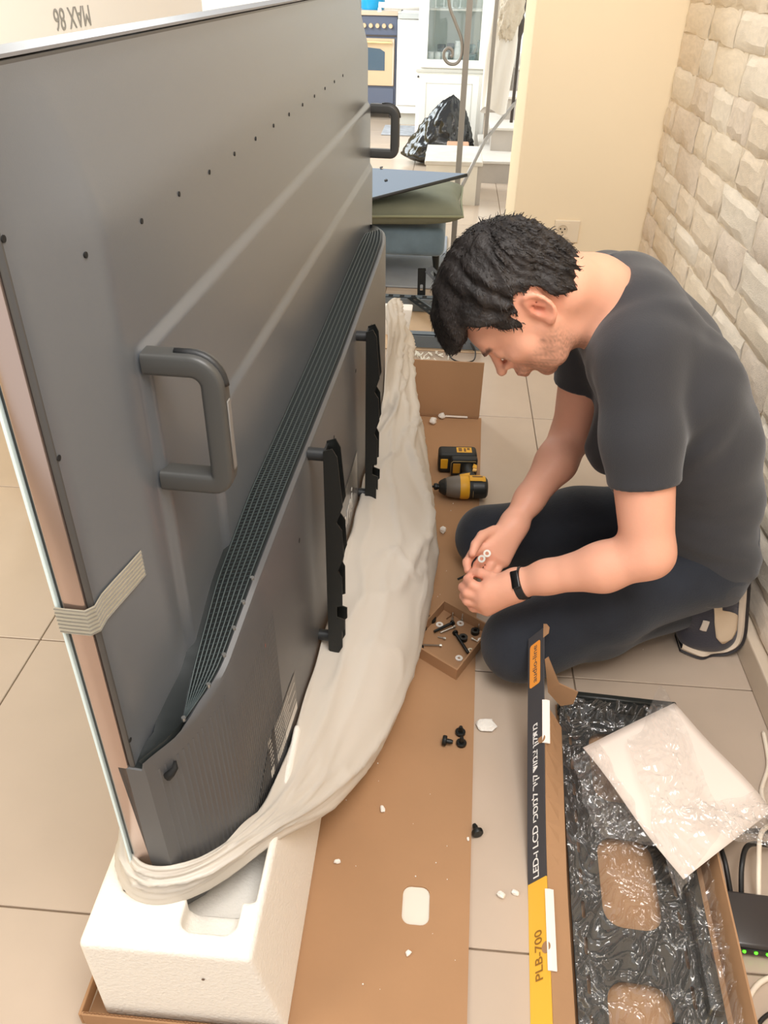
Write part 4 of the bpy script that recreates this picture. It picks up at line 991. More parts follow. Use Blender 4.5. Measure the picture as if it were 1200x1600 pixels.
vessel(-.04, 7.22, .6255, [(r_*1.1, z_*1.6) for r_, z_ in tumbler], M_gwd, 'dark_jar', 'dark purple jar nearest the middle of the cabinet')
vessel(.02, 7.15, .6255, vase, M_gw, 'glass_vase', 'clear glass vase in the middle of the cabinet bottom')
vessel(.10, 7.18, .6255, bowl, M_teal, 'teal_bowl', 'teal bowl at the bottom right of the cabinet')
vessel(.10, 7.18, .698, [(r_*.9, z_*.9) for r_, z_ in bowl], M_teal, 'teal_bowl', 'teal bowl stacked on another bowl in the cabinet')
vessel(.19, 7.27, .6255, vase, M_teal, 'teal_vase', 'teal vase at the hinge side of the cabinet')
# black refuse bag leaning on the cabinet
bb = bmesh.new(); bmesh.ops.create_icosphere(bb, subdivisions=5, radius=1)
for v in bb.verts:
    p = v.co.copy(); h_ = (p.z+1)/2; taper = (1-h_)**.62*.98+.05
    n1 = fbm(np.array([[p.x, p.y, p.z*.6]]), 4, 4, .9)[0]; n2 = 1-abs(math.sin(6*math.atan2(p.y, p.x)+2*n1*2))
    rr_ = taper*(1+.10*n1+.10*n2)
    ax = math.hypot(p.x, p.y) or 1
    v.co = Vector((p.x/ax*min(1, ax*1.6)*rr_*.24+.055*h_ - (.10*(1-h_) if p.x < 0 else 0), p.y/ax*min(1, ax*1.6)*rr_*.16, h_*.47+.012*n2))
me = bpy.data.meshes.new('refuse_bag'); bb.to_mesh(me); bb.free()
o = link('refuse_bag', me, mat('black_plastic', (18, 20, 22), .18, spec=.7, bump=.25, bscale=14), None, True, loc=(-.05, 6.62, .0)); tag(o, 'shiny black refuse bag slumped against the white cabinet', 'refuse bag')
o = MB().box((-.02, 6.22, .001), (.14, 6.36, .205), .006, 1).build('brown_parcel', mat('parcel_brown', (188, 146, 118), .8), None); tag(o, 'small brown cardboard parcel beside the black refuse bag', 'parcel')
wc = thing('white_cupboard', 'plain white kitchen cupboard between cooker and display cabinet', 'cupboard', (0, 0, 0))
MB().box((-.53, 8.3, .10), (-.30, 8.8, .86), .004, 1).build('carcass', mat('cupboard_white', (250, 252, 252), .35), wc, 'auto')
MB().box((-.528, 8.34, 0), (-.302, 8.8, .098)).build('plinth', M_cabs, wc)
MB().box((-.528, 8.285, .17), (-.302, 8.299, .85), .003, 1).build('door', M_cab, wc, 'auto')
MB().box((-.528, 8.28, .862), (-.302, 8.8, .90), .004, 1).build('counter', mat('counter_grey', (190, 194, 194), .3), wc, 'auto')
MB().box((-.53, 8.30, .902), (-.505, 8.35, 1.6)).box((-.325, 8.30, .902), (-.30, 8.35, 1.6)).build('upright', M_cab, wc)
ck = thing('range_cooker', 'dark blue range cooker with gold framed oven door and knobs', 'cooker', (0, 0, 0))
M_navy = mat('enamel_navy', (92, 100, 120), .25); M_gold = mat('brass_gold', (216, 192, 160), .3, metal=.35)
MB().box((-1.15, 8.62, .07), (-.55, 9.2, .865), .006, 1).build('body', M_navy, ck, 'auto')
MB().box((-.5495, 8.6, .07), (-.538, 9.2, .90)).build('side_trim', M_irond, ck)
MB().box((-1.16, 8.60, .866), (-.5385, 9.2, .905), .004, 1).build('hob', mat('hob_gold', (206, 188, 168), .35, metal=.3), ck, 'auto')
for k in range(7): MB().cyl((-.615-.062*k, 8.62, .785), (-.615-.062*k, 8.595, .785), .021, .018, seg=16).build('knob', M_gold, ck, 'auto')
MB().box((-1.14, 8.612, .70), (-.56, 8.62, .712)).build('panel_line', M_irond, ck)
od = MB().box((-1.13, 8.60, .29), (-.575, 8.62, .685), .004, 1).build('oven_door', M_gold, ck, 'auto')
MB().prism([(-1.0, .42), (-.665, .42), (-.665, .575), (-.71, .60), (-.83, .61), (-.955, .60), (-1.0, .575)], 8.597, 8.60, 'xzy').build('oven_window', mat('oven_glass', (78, 96, 112), .08), od)
MB().tube([(-1.11, 8.575, .655), (-.60, 8.575, .655)], .011, 8).build('door_handle', mat('handle_gold', (240, 220, 170), .25, metal=.5), od, True)
for sx in (-.588,): MB().box((sx, 8.597, .30), (sx+.006, 8.60, .68)).build('door_line', M_cabs, od)
MB().box((-1.13, 8.606, .10), (-.575, 8.62, .27), .003, 1).build('drawer', M_navy, ck, 'auto')
for x_ in (-1.1, -.6): MB().cyl((x_, 8.68, 0), (x_, 8.68, .07), .02, seg=10).build('foot', M_irond, ck)
po = thing('blue_pot', 'bright blue enamel pot on the cooker hob', 'pot', (-.80, 8.78, .9055))
MB().lathe([(0, 0), (.105, 0), (.115, .02), (.115, .14), (.11, .14), (.11, .01), (0, .01)], 28).build('pot_body', mat('enamel_blue', (20, 150, 205), .25), po, 'auto')
MB().tube([(.115, 0, .11), (.145, 0, .11), (.145, .03, .11), (.11, .035, .11)], .007, 6).build('pot_handle', M_black, po, True)
fa = thing('white_shelf_bar', 'white bar fixed across the white cupboard above the counter', 'rail', (0, 0, 0))
MB().tube([(-.70, 8.26, .965), (-.55, 8.27, .955), (-.33, 8.28, .948)], .022, 10).build('bar', mat('bar_white', (250, 252, 252), .3), fa, True)
MB().cyl((-.69, 8.26, .945), (-.69, 8.26, .912), .014, .02, seg=12).build('end_bracket', MATS['bar_white'], fa, 'auto')
fm = MB().box((-.62, 7.72, .0005), (-.32, 8.2, .012), .003, 1).build('floor_mat', mat('mat_grey', (160, 164, 172), .9, var=.15, vscale=20), None); tag(fm, 'grey mat on the kitchen floor before the white cupboard', 'mat')
gm2 = MB().box((-.75, 3.72, .0005), (.02, 4.6, .010), .003, 1).build('floor_rug', mat('rug_grey', (150, 154, 160), .95, var=.06, vscale=12), None); tag(gm2, 'grey rug on the floor under the blue grey ottoman', 'rug')
# ---------------------------------------------------------------- the kneeling man
man = thing('person', 'man in black t-shirt and dark trousers kneeling on the tiles, sorting washers in his hands', 'person', (0, 0, 0))
# ---- joints
shL, elL, wrL = np.array((.340, 1.285, .748)), np.array((.402, 1.165, .420)), np.array((.182, 1.205, .292))
shR, elR, wrR = np.array((.325, 1.60, .755)), np.array((.318, 1.60, .42)), np.array((.190, 1.415, .292))
hipL, knL, anL = np.array((.575, 1.365, .255)), np.array((.212, 1.245, .098)), np.array((.585, 1.385, .118))
hipR, knR, anR = np.array((.585, 1.535, .245)), np.array((.155, 1.625, .095)), np.array((.60, 1.66, .085))
SPINE = [((.588, 1.45, .262), .096, .072), ((.552, 1.45, .40), .096, .062), ((.503, 1.445, .530), .105, .066), ((.440, 1.44, .640), .102, .076), ((.378, 1.44, .712), .085, .082)]
# ---- head frame
HC = np.array((.1119, 1.345, .8298)); HS = .95
U_, F_h, S_h = np.array([-.846, 0, .533]), np.array([-.533, 0, -.846]), np.array([0., -1, 0])
AXH = [U_, F_h, S_h]
def hp(u, f, s_=0.): return HC+HS*(u*U_+f*F_h+s_*S_h)
def torso(fd, infl=0., k=.045):
    for (c, r, wy) in SPINE:
        c = np.array(c); fd.cap(c-[0, wy, 0], c+[0, wy, 0], r, r, k, infl=infl)
    for (c, r, wy), (c2, r2, wy2) in zip(SPINE, SPINE[1:]):
        for sgn in (-1, 1): fd.cap(np.array(c)+[0, sgn*wy, 0], np.array(c2)+[0, sgn*wy2, 0], r*.96, r2*.96, k, infl=infl)
    fd.cap(shL+[.01, .03, -.005], shR+[.01, -.03, -.005], .066, .066, k, infl=infl)
def upper_arms(fd, infl=0., k=.03):
    for sh, el in ((shL, elL), (shR, elR)):
        fd.chain([sh, sh*.6+el*.4, el], [.064, .058, .046], k, infl)
B = Field((-.02, 1.02, -.01), (.80, 1.78, .96), .004)
torso(B); upper_arms(B)
for el, wr, bulge_ in ((elL, wrL, np.array((0, -.004, -.006))), (elR, wrR, np.array((.004, 0, -.004)))):
    B.chain([el, el*.68+wr*.32+bulge_, el*.25+wr*.75, wr], [.0455, .0445, .031, .0265], .02)
    B.cap(wr+[0, .006, 0], wr-[0, .006, 0], .024, .024, .012)
# legs (under the trousers)
for h_, k_, a_ in ((hipL, knL, anL), (hipR, knR, anR)):
    B.chain([h_, h_*.5+k_*.5, k_], [.085, .078, .056], .03); B.chain([k_, k_*.6+a_*.4, a_], [.054, .052, .038], .03)
# neck
nk0, nk1 = np.array((.335, 1.44, .785)), hp(-.075, -.060)
B.chain([nk0, nk0*.5+nk1*.5+[0, 0, .004], nk1], [.058, .058, .061], .03)
B.cap(nk0+[-.03, 0, -.03], hp(-.125, -.005), .042, .044, .03)
# skull and face
B.ell(hp(.008, -.008), HS*np.array((.104, .108, .078)), AXH, .015)
B.ell(hp(-.055, .030), HS*np.array((.085, .075, .066)), AXH, .03)
B.ell(hp(-.105, .040), HS*np.array((.056, .050, .054)), AXH, .025)
B.ell(hp(-.020, .090), HS*np.array((.034, .022, .050)), AXH, .02)         # forehead / brow
B.cap(hp(-.040, .108, -.036), hp(-.040, .108, .036), .0085, .0085, .012)     # brow ridge
for s_ in (-1, 1):
    B.cap(hp(-.080, .048, s_*.050), hp(-.135, .050, s_*.038), .018, .016, .02)   # cheek to jaw
    B.cap(hp(-.085, -.005, s_*.056), hp(-.140, .030, s_*.045), .016, .016, .02)  # jaw angle
    B.ell(hp(-.076, .072, s_*.040), HS*np.array((.018, .018, .020)), AXH, .015)   # cheekbone
    B.ell(hp(-.054, .106, s_*.034), HS*np.array((.014, .014, .020)), AXH, .010, sub=True)  # eye socket
    B.ell(hp(-.056, .0895, s_*.033), HS*np.array((.014, .013, .015)), AXH, .008)   # closed lid
B.cap(hp(-.150, .066, -.012), hp(-.150, .066, .012), .019, .019, .015)        # chin
B.ell(hp(-.156, .071), HS*np.array((.014, .013, .016)), AXH, .012)
B.cap(hp(-.050, .108), hp(-.090, .128), .0072, .0095, .008)                   # nose bridge
B.ell(hp(-.093, .130), HS*np.array((.0095, .0105, .0115)), AXH, .006)            # nose tip
for s_ in (-1, 1): B.ell(hp(-.091, .112, s_*.012), HS*np.array((.008, .010, .008)), AXH, .005)
B.ell(hp(-.118, .098), HS*np.array((.018, .017, .030)), AXH, .012)            # mouth mass
B.cap(hp(-.117, .110, -.016), hp(-.117, .110, .016), .0048, .0048, .006)
B.cap(hp(-.130, .105, -.014), hp(-.130, .105, .014), .0052, .0052, .006)
B.cap(hp(-.1235, .116, -.022), hp(-.1235, .116, .022), .0028, .0028, .004, sub=True)
# ears
for s_ in (-1, 1):
    B.ell(hp(-.046, -.026, s_*.074), HS*np.array((.034, .020, .010)), AXH, .008)
    rim = [hp(-.046+.031*math.cos(t), -.027-.0185*math.sin(t)*(1 if math.sin(t) > 0 else .7), s_*(.081+.004*math.sin(t))) for t in np.linspace(-.9, 3.3, 12)]
    B.chain(rim, [.0042]*12, .004); B.ell(hp(-.078, -.020, s_*.078), HS*np.array((.010, .008, .006)), AXH, .006)
    B.ell(hp(-.044, -.025, s_*.089), HS*np.array((.018, .011, .0155)), AXH, .004, sub=True)
    B.cap(hp(-.030, -.024, s_*.081), hp(-.052, -.034, s_*.082), .003, .003, .004)
# hands -----------------------------------------------------------
def finger(fd, pts, r): fd.chain([np.array(p) for p in pts], [r*1.08, r, r*.95, r*.82][:len(pts)], .004)
hL0, hL1 = wrL, np.array((.112, 1.205, .276))
# left palm: back of the hand towards the camera, knuckles to the left
for a, b_, r0, r1 in ((wrL+[-.004, 0, .010], (0.129, 1.200, 0.289), .022, .015), (wrL, (0.119, 1.192, 0.273), .024, .017), (wrL+[0, 0, -.008], (0.121, 1.190, 0.253), .023, .017), (wrL+[0, 0, -.014], (0.131, 1.194, 0.233), .021, .015)):
    B.cap(a, b_, r0, r1, .016)
finger(B, [(0.117, 1.195, 0.282), (0.097, 1.202, 0.287), (0.088, 1.222, 0.283), (0.094, 1.243, 0.276)], .0098)
finger(B, [(0.111, 1.190, 0.267), (0.088, 1.198, 0.269), (0.080, 1.220, 0.264), (0.091, 1.243, 0.259)], .0100)
finger(B, [(0.113, 1.189, 0.250), (0.090, 1.196, 0.249), (0.083, 1.217, 0.244), (0.095, 1.238, 0.241)], .0096)
finger(B, [(0.123, 1.193, 0.232), (0.103, 1.199, 0.229), (0.096, 1.216, 0.226), (0.105, 1.233, 0.225)], .0086)
finger(B, [(0.161, 1.208, 0.283), (0.135, 1.214, 0.299), (0.113, 1.226, 0.297), (0.097, 1.238, 0.289)], .0108)  # thumb along the top
# right palm: knuckles down and to the left, washers in the curled fingers
for a, b_, r0, r1 in ((wrR+[-.006, -.008, 0], (.128, 1.345, .276), .021, .016), (wrR, (.140, 1.340, .262), .024, .017), (wrR+[.006, 0, -.006], (.156, 1.338, .250), .023, .016), (wrR+[.008, .006, -.008], (.170, 1.342, .240), .020, .014)):
    B.cap(a, b_, r0, r1, .016)
finger(B, [(.122, 1.338, .276), (.100, 1.318, .276), (.088, 1.296, .268), (.090, 1.276, .262)], .0098)
finger(B, [(.130, 1.334, .262), (.112, 1.308, .252), (.106, 1.286, .250), (.116, 1.274, .262)], .0100)
finger(B, [(.146, 1.331, .249), (.132, 1.304, .238), (.126, 1.284, .240), (.132, 1.276, .254)], .0096)
finger(B, [(.162, 1.334, .239), (.152, 1.308, .230), (.148, 1.292, .234), (.150, 1.284, .246)], .0086)
finger(B, [(.146, 1.376, .296), (.118, 1.346, .302), (.104, 1.318, .298), (.098, 1.298, .290)], .0108)  # thumb
SKIN, BEARD, LIP = np.array(lin((236, 174, 146))), np.array(lin((150, 112, 92))), np.array(lin((190, 112, 98)))
def skin_col(V):
    q = (V-HC)/HS; u, f, s_ = q@U_, q@F_h, q@S_h
    c = np.tile(SKIN, (len(V), 1)); n_ = .5+.5*fbm(V, 3, 3, 14.)
    c = c*(1+.06*(n_-.5))[:, None]
    hd = (np.linalg.norm(q, axis=1) < .26)
    jaw = sstep(-.078, -.112, u+.10*(f-.03))*sstep(-.03, .004, f)*(1-sstep(.10, .125, f)*sstep(-.115, -.10, u)); st2 = .62+.38*fbm(V, 9, 2, 150.)
    m_ = hd*jaw*.85*np.clip(st2, .3, 1); c = c*(1-m_[:, None])+BEARD*m_[:, None]
    lp = hd*np.exp(-((u+.1235)/.0105)**4)*np.exp(-(s_/.024)**4)*sstep(.100, .108, f); c = c*(1-.7*lp[:, None])+LIP*.7*lp[:, None]
    br = hd*np.exp(-((u+.035-.1*np.abs(np.abs(s_)-.03))/.0055)**4)*sstep(.010, .014, np.abs(s_))*(1-sstep(.052, .058, np.abs(s_)))*sstep(.085, .095, f); c = c*(1-.88*br[:, None])+np.array(lin((44, 34, 30)))*.88*br[:, None]
    la = hd*np.exp(-((u+.066)/.0026)**4)*np.exp(-((np.abs(s_)-.033)/.016)**4)*sstep(.085, .095, f); c = c*(1-.85*la[:, None])+np.array(lin((40, 30, 28)))*.85*la[:, None]
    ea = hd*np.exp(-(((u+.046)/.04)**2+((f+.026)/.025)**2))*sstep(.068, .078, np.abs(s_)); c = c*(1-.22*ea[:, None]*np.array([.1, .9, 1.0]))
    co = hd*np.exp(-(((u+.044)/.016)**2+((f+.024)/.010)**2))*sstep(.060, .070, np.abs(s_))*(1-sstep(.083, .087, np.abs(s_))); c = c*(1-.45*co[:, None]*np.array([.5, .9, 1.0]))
    red = np.exp(-(np.linalg.norm(V-np.array((.085, 1.24, .28)), axis=1)/.06)**2); c = c*(1-.16*red[:, None]*np.array([.1, .9, .9]))
    mole = hd*np.exp(-(((u+.092)/.0028)**2+((f-.018)/.0028)**2))*(s_ > .02); c = c*(1-.6*mole[:, None])
    return c
M_skin = mat('skin', (232, 168, 138), .48, spec=.4, attr='Col', bump=.05, bscale=220)
M_skin.node_tree.nodes['Principled BSDF'].inputs['Subsurface Weight'].default_value = .12
M_skin.node_tree.nodes['Principled BSDF'].inputs['Subsurface Radius'].default_value = (.012, .004, .002)
body = fobj('body', B, M_skin, man, 2, skin_col)
# ---- t-shirt
T = Field((.15, 1.10, .20), (.80, 1.75, .96), .005)
torso(T, .008, .05)
T.cap((.40, 1.36, .46), (.43, 1.34, .62), .045, .06, .05); T.cap((.385, 1.50, .44), (.41, 1.50, .60), .055, .06, .05)   # cloth hanging off the chest
T.cap((.335, 1.41, .782), (.335, 1.47, .782), .076, .076, .03); T.cap((.36, 1.36, .765), (.36, 1.52, .765), .074, .074, .04)
def wrinkle(X, Y, Z):
    P_ = np.stack(np.broadcast_arrays(X, Y, Z), -1)
    w1 = np.sin(60*(Z*.8+X*.35)+9*np.sin(7*Y+3*X)); lower = np.clip((.55-Z)/.25, 0, 1)*np.clip((X-.42)/.12, 0, 1)
    arm_ = np.clip(1-np.abs(Z-.60)/.08, 0, 1)*np.clip(1-np.abs(X-.47)/.07, 0, 1)
    return -.0055*lower*w1**3*.9-.0065*arm_*np.sin(75*(X*.8-Z*.6)+4*Y)-.0015*np.sin(23*X+17*Z+11*np.sin(9*Y+5*Z))
T.add(wrinkle)
for sh, el in ((shL, elL), (shR, elR)):
    Sv = Field(T.lo, T.lo+T.h*(T.n-1), T.h); cp = sh*.36+el*.64; ax_ = (el-sh)/np.linalg.norm(el-sh)
    Sv.chain([sh, sh*.6+el*.4, sh*.25+el*.75], [.071, .067, .062], .03)
    Sv.clip(lambda X, Y, Z: (X-cp[0])*ax_[0]+(Y-cp[1])*ax_[1]+(Z-cp[2])*ax_[2])
    n0_ = np.minimum(T.n, Sv.n); S_ = tuple(slice(0, q_) for q_ in n0_); a_, b_ = T.a[S_], Sv.a[S_]; kk = .022
    h_ = np.clip(.5+.5*(a_-b_)/kk, 0, 1); T.a[S_] = a_*(1-h_)+b_*h_-kk*h_*(1-h_)
nx_ = np.array((-.80, 0, .60)); npt = np.array((.294, 1.44, .812))
T.clip(lambda X, Y, Z: (X-npt[0])*nx_[0]+(Y-npt[1])*nx_[1]+(Z-npt[2])*nx_[2], (.15, 1.36, .70), (.36, 1.52, .96))
M_tee = mat('tee_black', (58, 58, 61), .88, spec=.2, sheen=.25, bump=.10, bscale=420)
tee = fobj('tshirt', T, M_tee, man, 2)
tag(tee, 'black short-sleeved t-shirt')
# ---- trousers
Q = Field((.05, 1.10, -.002), (.78, 1.76, .42), .005)
Q.cap((.590, 1.38, .255), (.590, 1.52, .255), .101, .101, .05)
Q.cap((.580, 1.385, .33), (.580, 1.515, .33), .098, .098, .04)
for h_, k_, a_, sgn in ((hipL, knL, anL, -1), (hipR, knR, anR, 1)):
    Q.chain([h_, h_*.5+k_*.5+[0, 0, .006], k_], [.096, .090, .076], .035)
    Q.chain([k_+[.0, 0, -.010], k_*.55+a_*.45, a_], [.074, .070, .050], .03)
Q.clip(lambda X, Y, Z: -Z+.002)
def pw(X, Y, Z): return -.003*np.sin(48*(X*.9+Z*.8)+6*np.sin(10*Y+4*X))*np.clip((X-.42)/.12, 0, 1)-.0018*np.sin(30*X+20*Y+14*Z)
Q.add(pw)
M_tro = mat('trousers_dark', (44, 48, 56), .85, spec=.25, sheen=.2, bump=.12, bscale=260, var=.12, vscale=16)
tro = fobj('trousers', Q, M_tro, man, 2); tag(tro, 'dark navy trousers')
MB().prism([(.0, .0), (.024, .006), (.022, .009), (-.002, .003)], 0, .0006, 'xyz', M=basis((.8, .1, .45), (.1, .7, -.5), (-.4, -.6, .6), (.455, 1.292, .262))).build('pale_mark', mat('pale_mark', (150, 150, 150), .9), tro) if False else None
# ---- shoes
M_shoe = mat('shoe_navy', (54, 54, 66), .7, sheen=.2, bump=.15, bscale=200); M_sole = mat('sole_cream', (226, 208, 186), .6); M_out = mat('outsole_dark', (48, 44, 46), .7); M_beige = mat('suede_beige', (222, 200, 172), .85)
def shoe(an, toe, ball, heel, top):
    Fd = Field((.50, toe[1]-.13, -.002), (.80, toe[1]+.16, .32), .004)
    Fd.chain([toe, ball], [.036, .046], .03); Fd.chain([ball, ball*.5+heel*.5, heel], [.046, .040, .036], .03)
    Fd.chain([an, ball*.6+an*.4], [.046, .050], .04); Fd.cap(an, heel, .044, .036, .04); Fd.cap(an, toe*.5+ball*.5+[0, 0, .01], .040, .036, .04)
    Fd.clip(lambda X, Y, Z: -Z+.006)
    o = fobj('shoe', Fd, M_shoe, man, 2)
    # sole: a band that follows toe, ball and heel on the outside
    path = [toe+[-.026, 0, -.020], toe+[.02, 0, -.026], ball+[-.004, 0, -.034], ball+[.026, 0, -.024], ball+[.040, 0, .006], ball*.5+heel*.5+[.037, 0, -.004], heel+[.028, 0, -.004], heel+[.016, 0, .028]]
    kp = np.array(path); tt_ = np.linspace(0, len(kp)-1, 40); i_ = np.clip(tt_.astype(int), 0, len(kp)-2); fr = (tt_-i_)[:, None]; g = lambda k: kp[np.clip(k, 0, len(kp)-1)]
    p0, p1, p2, p3 = g(i_-1), g(i_), g(i_+1), g(i_+2); path = list(.5*((2*p1)+(p2-p0)*fr+(2*p0-5*p1+4*p2-p3)*fr**2+(3*p1-p0-3*p2+p3)*fr**3))
    def band(off, wy, th):
        b = MB(); P_ = []
        for i, p in enumerate(path):
            d = path[min(len(path)-1, i+1)]-path[max(0, i-1)]; d /= np.linalg.norm(d); nr = np.array((d[2], 0, -d[0])); p = p+nr*off
            e_ = min(i, len(path)-1-i)/(len(path)-1); ww = wy*min(1, .62+e_*3.2)
            P_.append([np.array((p[0]+nr[0]*a, p[1]+y*ww, max(.001, p[2]+nr[2]*a))) for y, a in ((-.040, 0), (-.046, th*.5), (-.040, th), (.040, th), (.046, th*.5), (.040, 0), (-.040, 0))])
        return b.quadgrid(P_)
    band(-.004, 1.0, .016).build('midsole', M_sole, o, 'auto'); band(.010, 1.02, .008).build('outsole', M_out, o, 'auto')
    return o
s1 = shoe(anL+[.03, .0, .02], np.array((.625, 1.380, .040)), np.array((.672, 1.392, .048)), np.array((.652, 1.402, .225)), None)
# suede quarter panel and woven label lying on the outer side of the left shoe
from mathutils.bvhtree import BVHTree
def patch(src, poly, off, mt, name, par, nr_=18, nc_=9):
    bv = BVHTree.FromPolygons([v.co[:] for v in src.data.vertices], [p.vertices[:] for p in src.data.polygons])
    pv = np.array(poly); z0, z1 = pv[:, 1].min(), pv[:, 1].max(); rows = []
    for z in np.linspace(z0+.001, z1-.001, nr_):
        xs = []
        for a in range(len(pv)):
            p_, q_ = pv[a], pv[(a+1) % len(pv)]
            if (p_[1] > z) != (q_[1] > z): xs.append(p_[0]+(q_[0]-p_[0])*(z-p_[1])/(q_[1]-p_[1]))
        if len(xs) < 2: continue
        row = []
        for x in np.linspace(min(xs), max(xs), nc_):
            h_ = bv.ray_cast(Vector((x, 1.1, z)), Vector((0, 1, 0)))
            row.append(h_[0]+h_[1]*off if h_[0] is not None else Vector((x, row[-1][1] if row else 1.36, z)))
        rows.append(row)
    o = MB().quadgrid(rows).build(name, mt, par, True); sm_ = o.modifiers.new('thickness', 'SOLIDIFY'); sm_.thickness = .002; sm_.offset = 0; return o
qp = [(.612, .215), (.628, .220), (.648, .150), (.676, .140), (.694, .122), (.700, .084), (.690, .060), (.672, .056), (.654, .074), (.638, .120)]
patch(s1, qp, .0016, M_beige, 'suede_panel', s1)
patch(s1, [(.612, .128), (.626, .126), (.628, .092), (.614, .094)], .0022, mat('label_cream', (226, 214, 200), .7), 'woven_label', s1)
for k in range(3): MB().tube([(.572+.008*k, 1.358-.002*k, .110-.016*k), (.590+.010*k, 1.345, .098-.014*k), (.606+.008*k, 1.340, .096-.012*k)], .0028, 6).build('lace', mat('lace_grey', (70, 68, 76), .8), s1, True)
shoe(anR+[.03, .0, .02], np.array((.625, 1.655, .040)), np.array((.668, 1.660, .048)), np.array((.650, 1.668, .205)), None)
# ---- hair
Hf = Field(HC-.19, HC+.19, .0035)
Hf.ell(hp(.010, -.006), HS*np.array((.113, .116, .086)), AXH, .02)
Hf.ell(hp(-.050, -.060), HS*np.array((.058, .060, .074)), AXH, .03)
Hf.ell(hp(.030, .080), HS*np.array((.046, .056, .058)), AXH, .04)
Hf.cap(hp(.025, .112, -.02), hp(.018, .138, .015), .022, .014, .03)
Hf.ell(hp(.022, .040), HS*np.array((.084, .092, .074)), AXH, .03)
poly = np.array([(.35, .012), (.160, .012), (.128, .004), (.094, .020), (.072, .034), (.055, .012), (.046, -.020), (.022, -.046), (.010, -.040), (.002, -.010), (-.024, .002), (-.048, -.012), (-.056, -.046), (-.064, -.072), (-.078, -.090), (-.115, -.104), (-.22, -.104), (-.22, -.35), (.35, -.35)])  # (F, U) skin side
def skin_side(X, Y, Z):
    x, y, z = X-HC[0], Y-HC[1], Z-HC[2]; u = (x*U_[0]+z*U_[2])/HS+0*y; f = (x*F_h[0]+z*F_h[2])/HS+0*y
    # signed distance to the polygon, positive inside
    d2 = np.full(np.broadcast(u, f).shape, 1e9); ins = np.zeros(d2.shape, bool); n = len(poly)
    # cheap: evaluate on the 2-D slice only (y does not matter)
    uu, ff = u[:, 0, :], f[:, 0, :]; D2 = np.full(uu.shape, 1e9); I2 = np.zeros(uu.shape, bool)
    for i in range(n):
        a, b_ = poly[i], poly[(i+1) % n]; e = b_-a; t = np.clip(((ff-a[0])*e[0]+(uu-a[1])*e[1])/(e@e), 0, 1)
        D2 = np.minimum(D2, (ff-a[0]-t*e[0])**2+(uu-a[1]-t*e[1])**2)
        c_ = (a[1] > uu) != (b_[1] > uu); xin = (b_[0]-a[0])*(uu-a[1])/(b_[1]-a[1]+1e-12)+a[0]; I2 ^= c_ & (ff < xin)
    sd = np.sqrt(D2)*np.where(I2, 1, -1)*HS
    return np.broadcast_to(sd[:, None, :], d2.shape)
S, X, Y, Z = Hf.sl(Hf.lo, Hf.lo+Hf.h*Hf.n, 0)
sd = skin_side(X, Y, Z).astype(np.float32); kk = .012
hh_ = np.clip(.5+.5*(sd-Hf.a)/kk, 0, 1); Hf.a = Hf.a*(1-hh_)+sd*hh_+kk*hh_*(1-hh_)
# swirl of strands: ridges that radiate from the crown
def strands(X, Y, Z):
    x, y, z = X-HC[0], Y-HC[1], Z-HC[2]; u = x*U_[0]+z*U_[2]; f = x*F_h[0]+z*F_h[2]; s_ = -y
    th = np.arctan2(s_+.0*u, f+.075+0*s_); rr_ = np.sqrt((f+.06)**2+s_**2)
    k1 = np.sin(th*17+u*60+3*np.sin(f*40+s_*35)); k2 = np.sin(th*41+u*95+rr_*50+2*np.sin(u*70))
    return -(.0026*k1+.0016*k2+.0016*np.sin(f*150+u*110+s_*130+2*np.sin(f*60)))
Hf.add(strands)
M_hair = mat('hair_dark', (40, 35, 33), .5, spec=.35, var=.35, vscale=24, bump=.35, bscale=110, stretch=(1, 1, 1))
hair = fobj('hair', Hf, M_hair, man, 1); tag(hair, 'short dark brown hair')
# loose tufts lying over the cap
hv = np.array([v.co[:] for v in hair.data.vertices]); hn = np.array([v.normal[:] for v in hair.data.vertices]); rs = np.random.RandomState(2)
tb = bmesh.new()
for i in rs.choice(len(hv), 2600, replace=False):
    p, n_ = hv[i], hn[i]; q = (p-HC)/HS; crown = HC+HS*(.085*U_-.055*F_h)
    d = p-crown; d -= n_*(d@n_); l = np.linalg.norm(d)
    if l < .004: continue
    d = d/l; side = np.cross(n_, d); d = d+.35*side+rs.normal(size=3)*.20; d -= n_*(d@n_)*.9; d /= np.linalg.norm(d)
    ln = rs.uniform(.007, .016); wd_ = rs.uniform(.0006, .0013); side = np.cross(n_, d)
    pts = [p-n_*.0012, p+d*ln*.4+n_*.0018, p+d*ln*.75+n_*.0014, p+d*ln+n_*rs.uniform(-.003, .0005)]
    if (pts[-1]-HC)@U_/HS < -.085: continue
    vs = []
    for k, pt in enumerate(pts[:-1]): vs.append((tb.verts.new(pt-side*wd_*(1-.25*k)), tb.verts.new(pt+side*wd_*(1-.25*k))))
    tip = tb.verts.new(pts[-1])
    for (a, b_), (c, d_) in zip(vs, vs[1:]): tb.faces.new((a, b_, d_, c))
    tb.faces.new((vs[-1][0], vs[-1][1], tip))
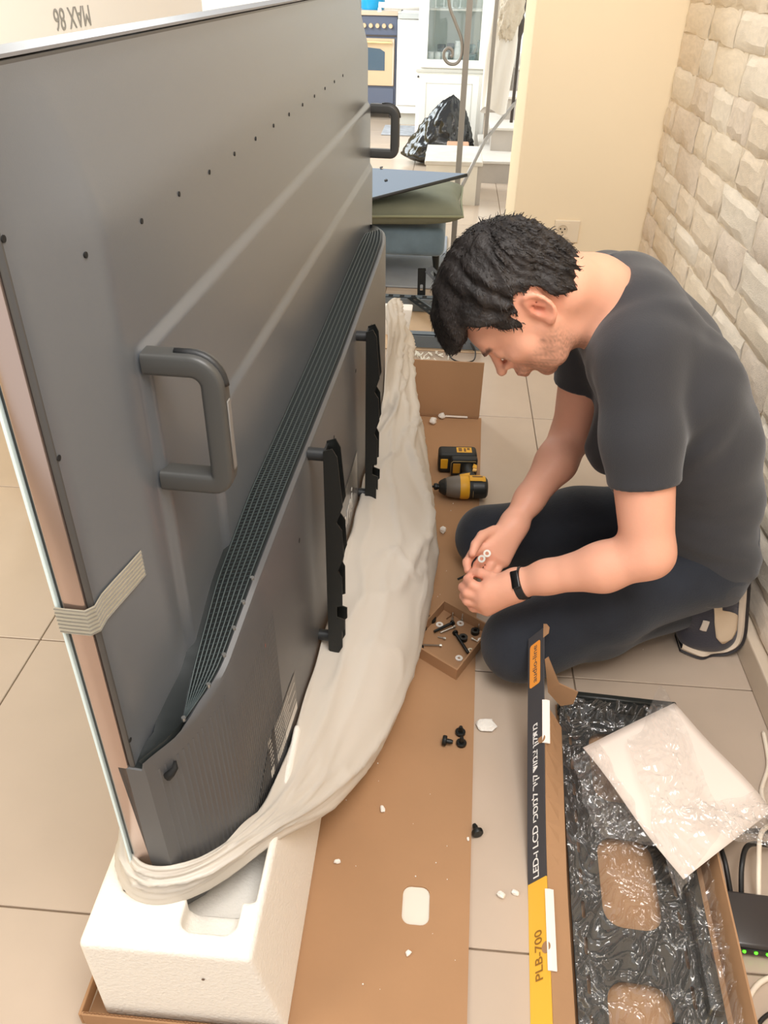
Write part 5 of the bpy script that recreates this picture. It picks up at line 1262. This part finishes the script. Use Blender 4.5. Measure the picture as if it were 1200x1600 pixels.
me = bpy.data.meshes.new('hair_tufts'); tb.to_mesh(me); tb.free(); o = link('hair_tufts', me, M_hair, hair, True); o['kind'] = 'stuff'
# ---- wristband on the left wrist
axw = (wrL-elL)/np.linalg.norm(wrL-elL); cw = wrL-axw*.012
wb = bpy.data.objects.new('fitness_band', None); COL.objects.link(wb); wb.location = cw; tag(wb, 'black rubber fitness band around the kneeling man\'s left wrist', 'wristband')
s1_ = np.cross(axw, [0, 0, 1]); s1_ /= np.linalg.norm(s1_); s2_ = np.cross(s1_, axw)
b = MB(); P_ = []
for k in range(37):
    a = 2*math.pi*k/36; rr_ = .0295
    base = s1_*math.cos(a)*rr_*1.04+s2_*math.sin(a)*rr_*1.0
    nr = base/np.linalg.norm(base); P_.append([base-axw*.008, base-axw*.008+nr*.003, base+axw*.008+nr*.003, base+axw*.008, base-axw*.008])
b.quadgrid(P_).build('strap', mat('band_black', (30, 32, 34), .5), wb, 'auto')
a0 = 2.25; nr = s1_*math.cos(a0)+s2_*math.sin(a0); tg = -s1_*math.sin(a0)+s2_*math.cos(a0)
pm = MB().box((-.018, -.0085, 0), (.018, .0085, .0065), .003, 3).build('capsule', mat('band_gloss', (18, 19, 20), .2), wb, 'auto'); pm.matrix_local = basis(tg, axw, nr, nr*.030)
# washers held in the fingers
def held(c, n_, lab):
    b = MB(); b.lathe([(.0038, -.001), (.0078, -.001), (.0078, .001), (.0038, .001), (.0038, -.001)], 20)
    o = b.build('washer', M_zinc, None, 'auto'); z_ = np.array(n_, float); x_ = np.cross(z_, (0, 0, 1)); o.matrix_world = basis(x_, np.cross(z_, x_), z_, c); tag(o, lab, 'washer')
held((.1290, 1.308, .2850), (-.1, -.75, .66), 'zinc washer in the man\'s right hand, upper of the two held')
held((.1175, 1.290, .2840), (-.15, -.72, .68), 'zinc washer in the man\'s right hand, lower left of the two held')
o = MB().tube([(.098, 1.262, .268), (.070, 1.250, .258)], .0024, 8).build('screw', M_black, None, True); tag(o, 'black screw pinched between the man\'s finger tips', 'screw')
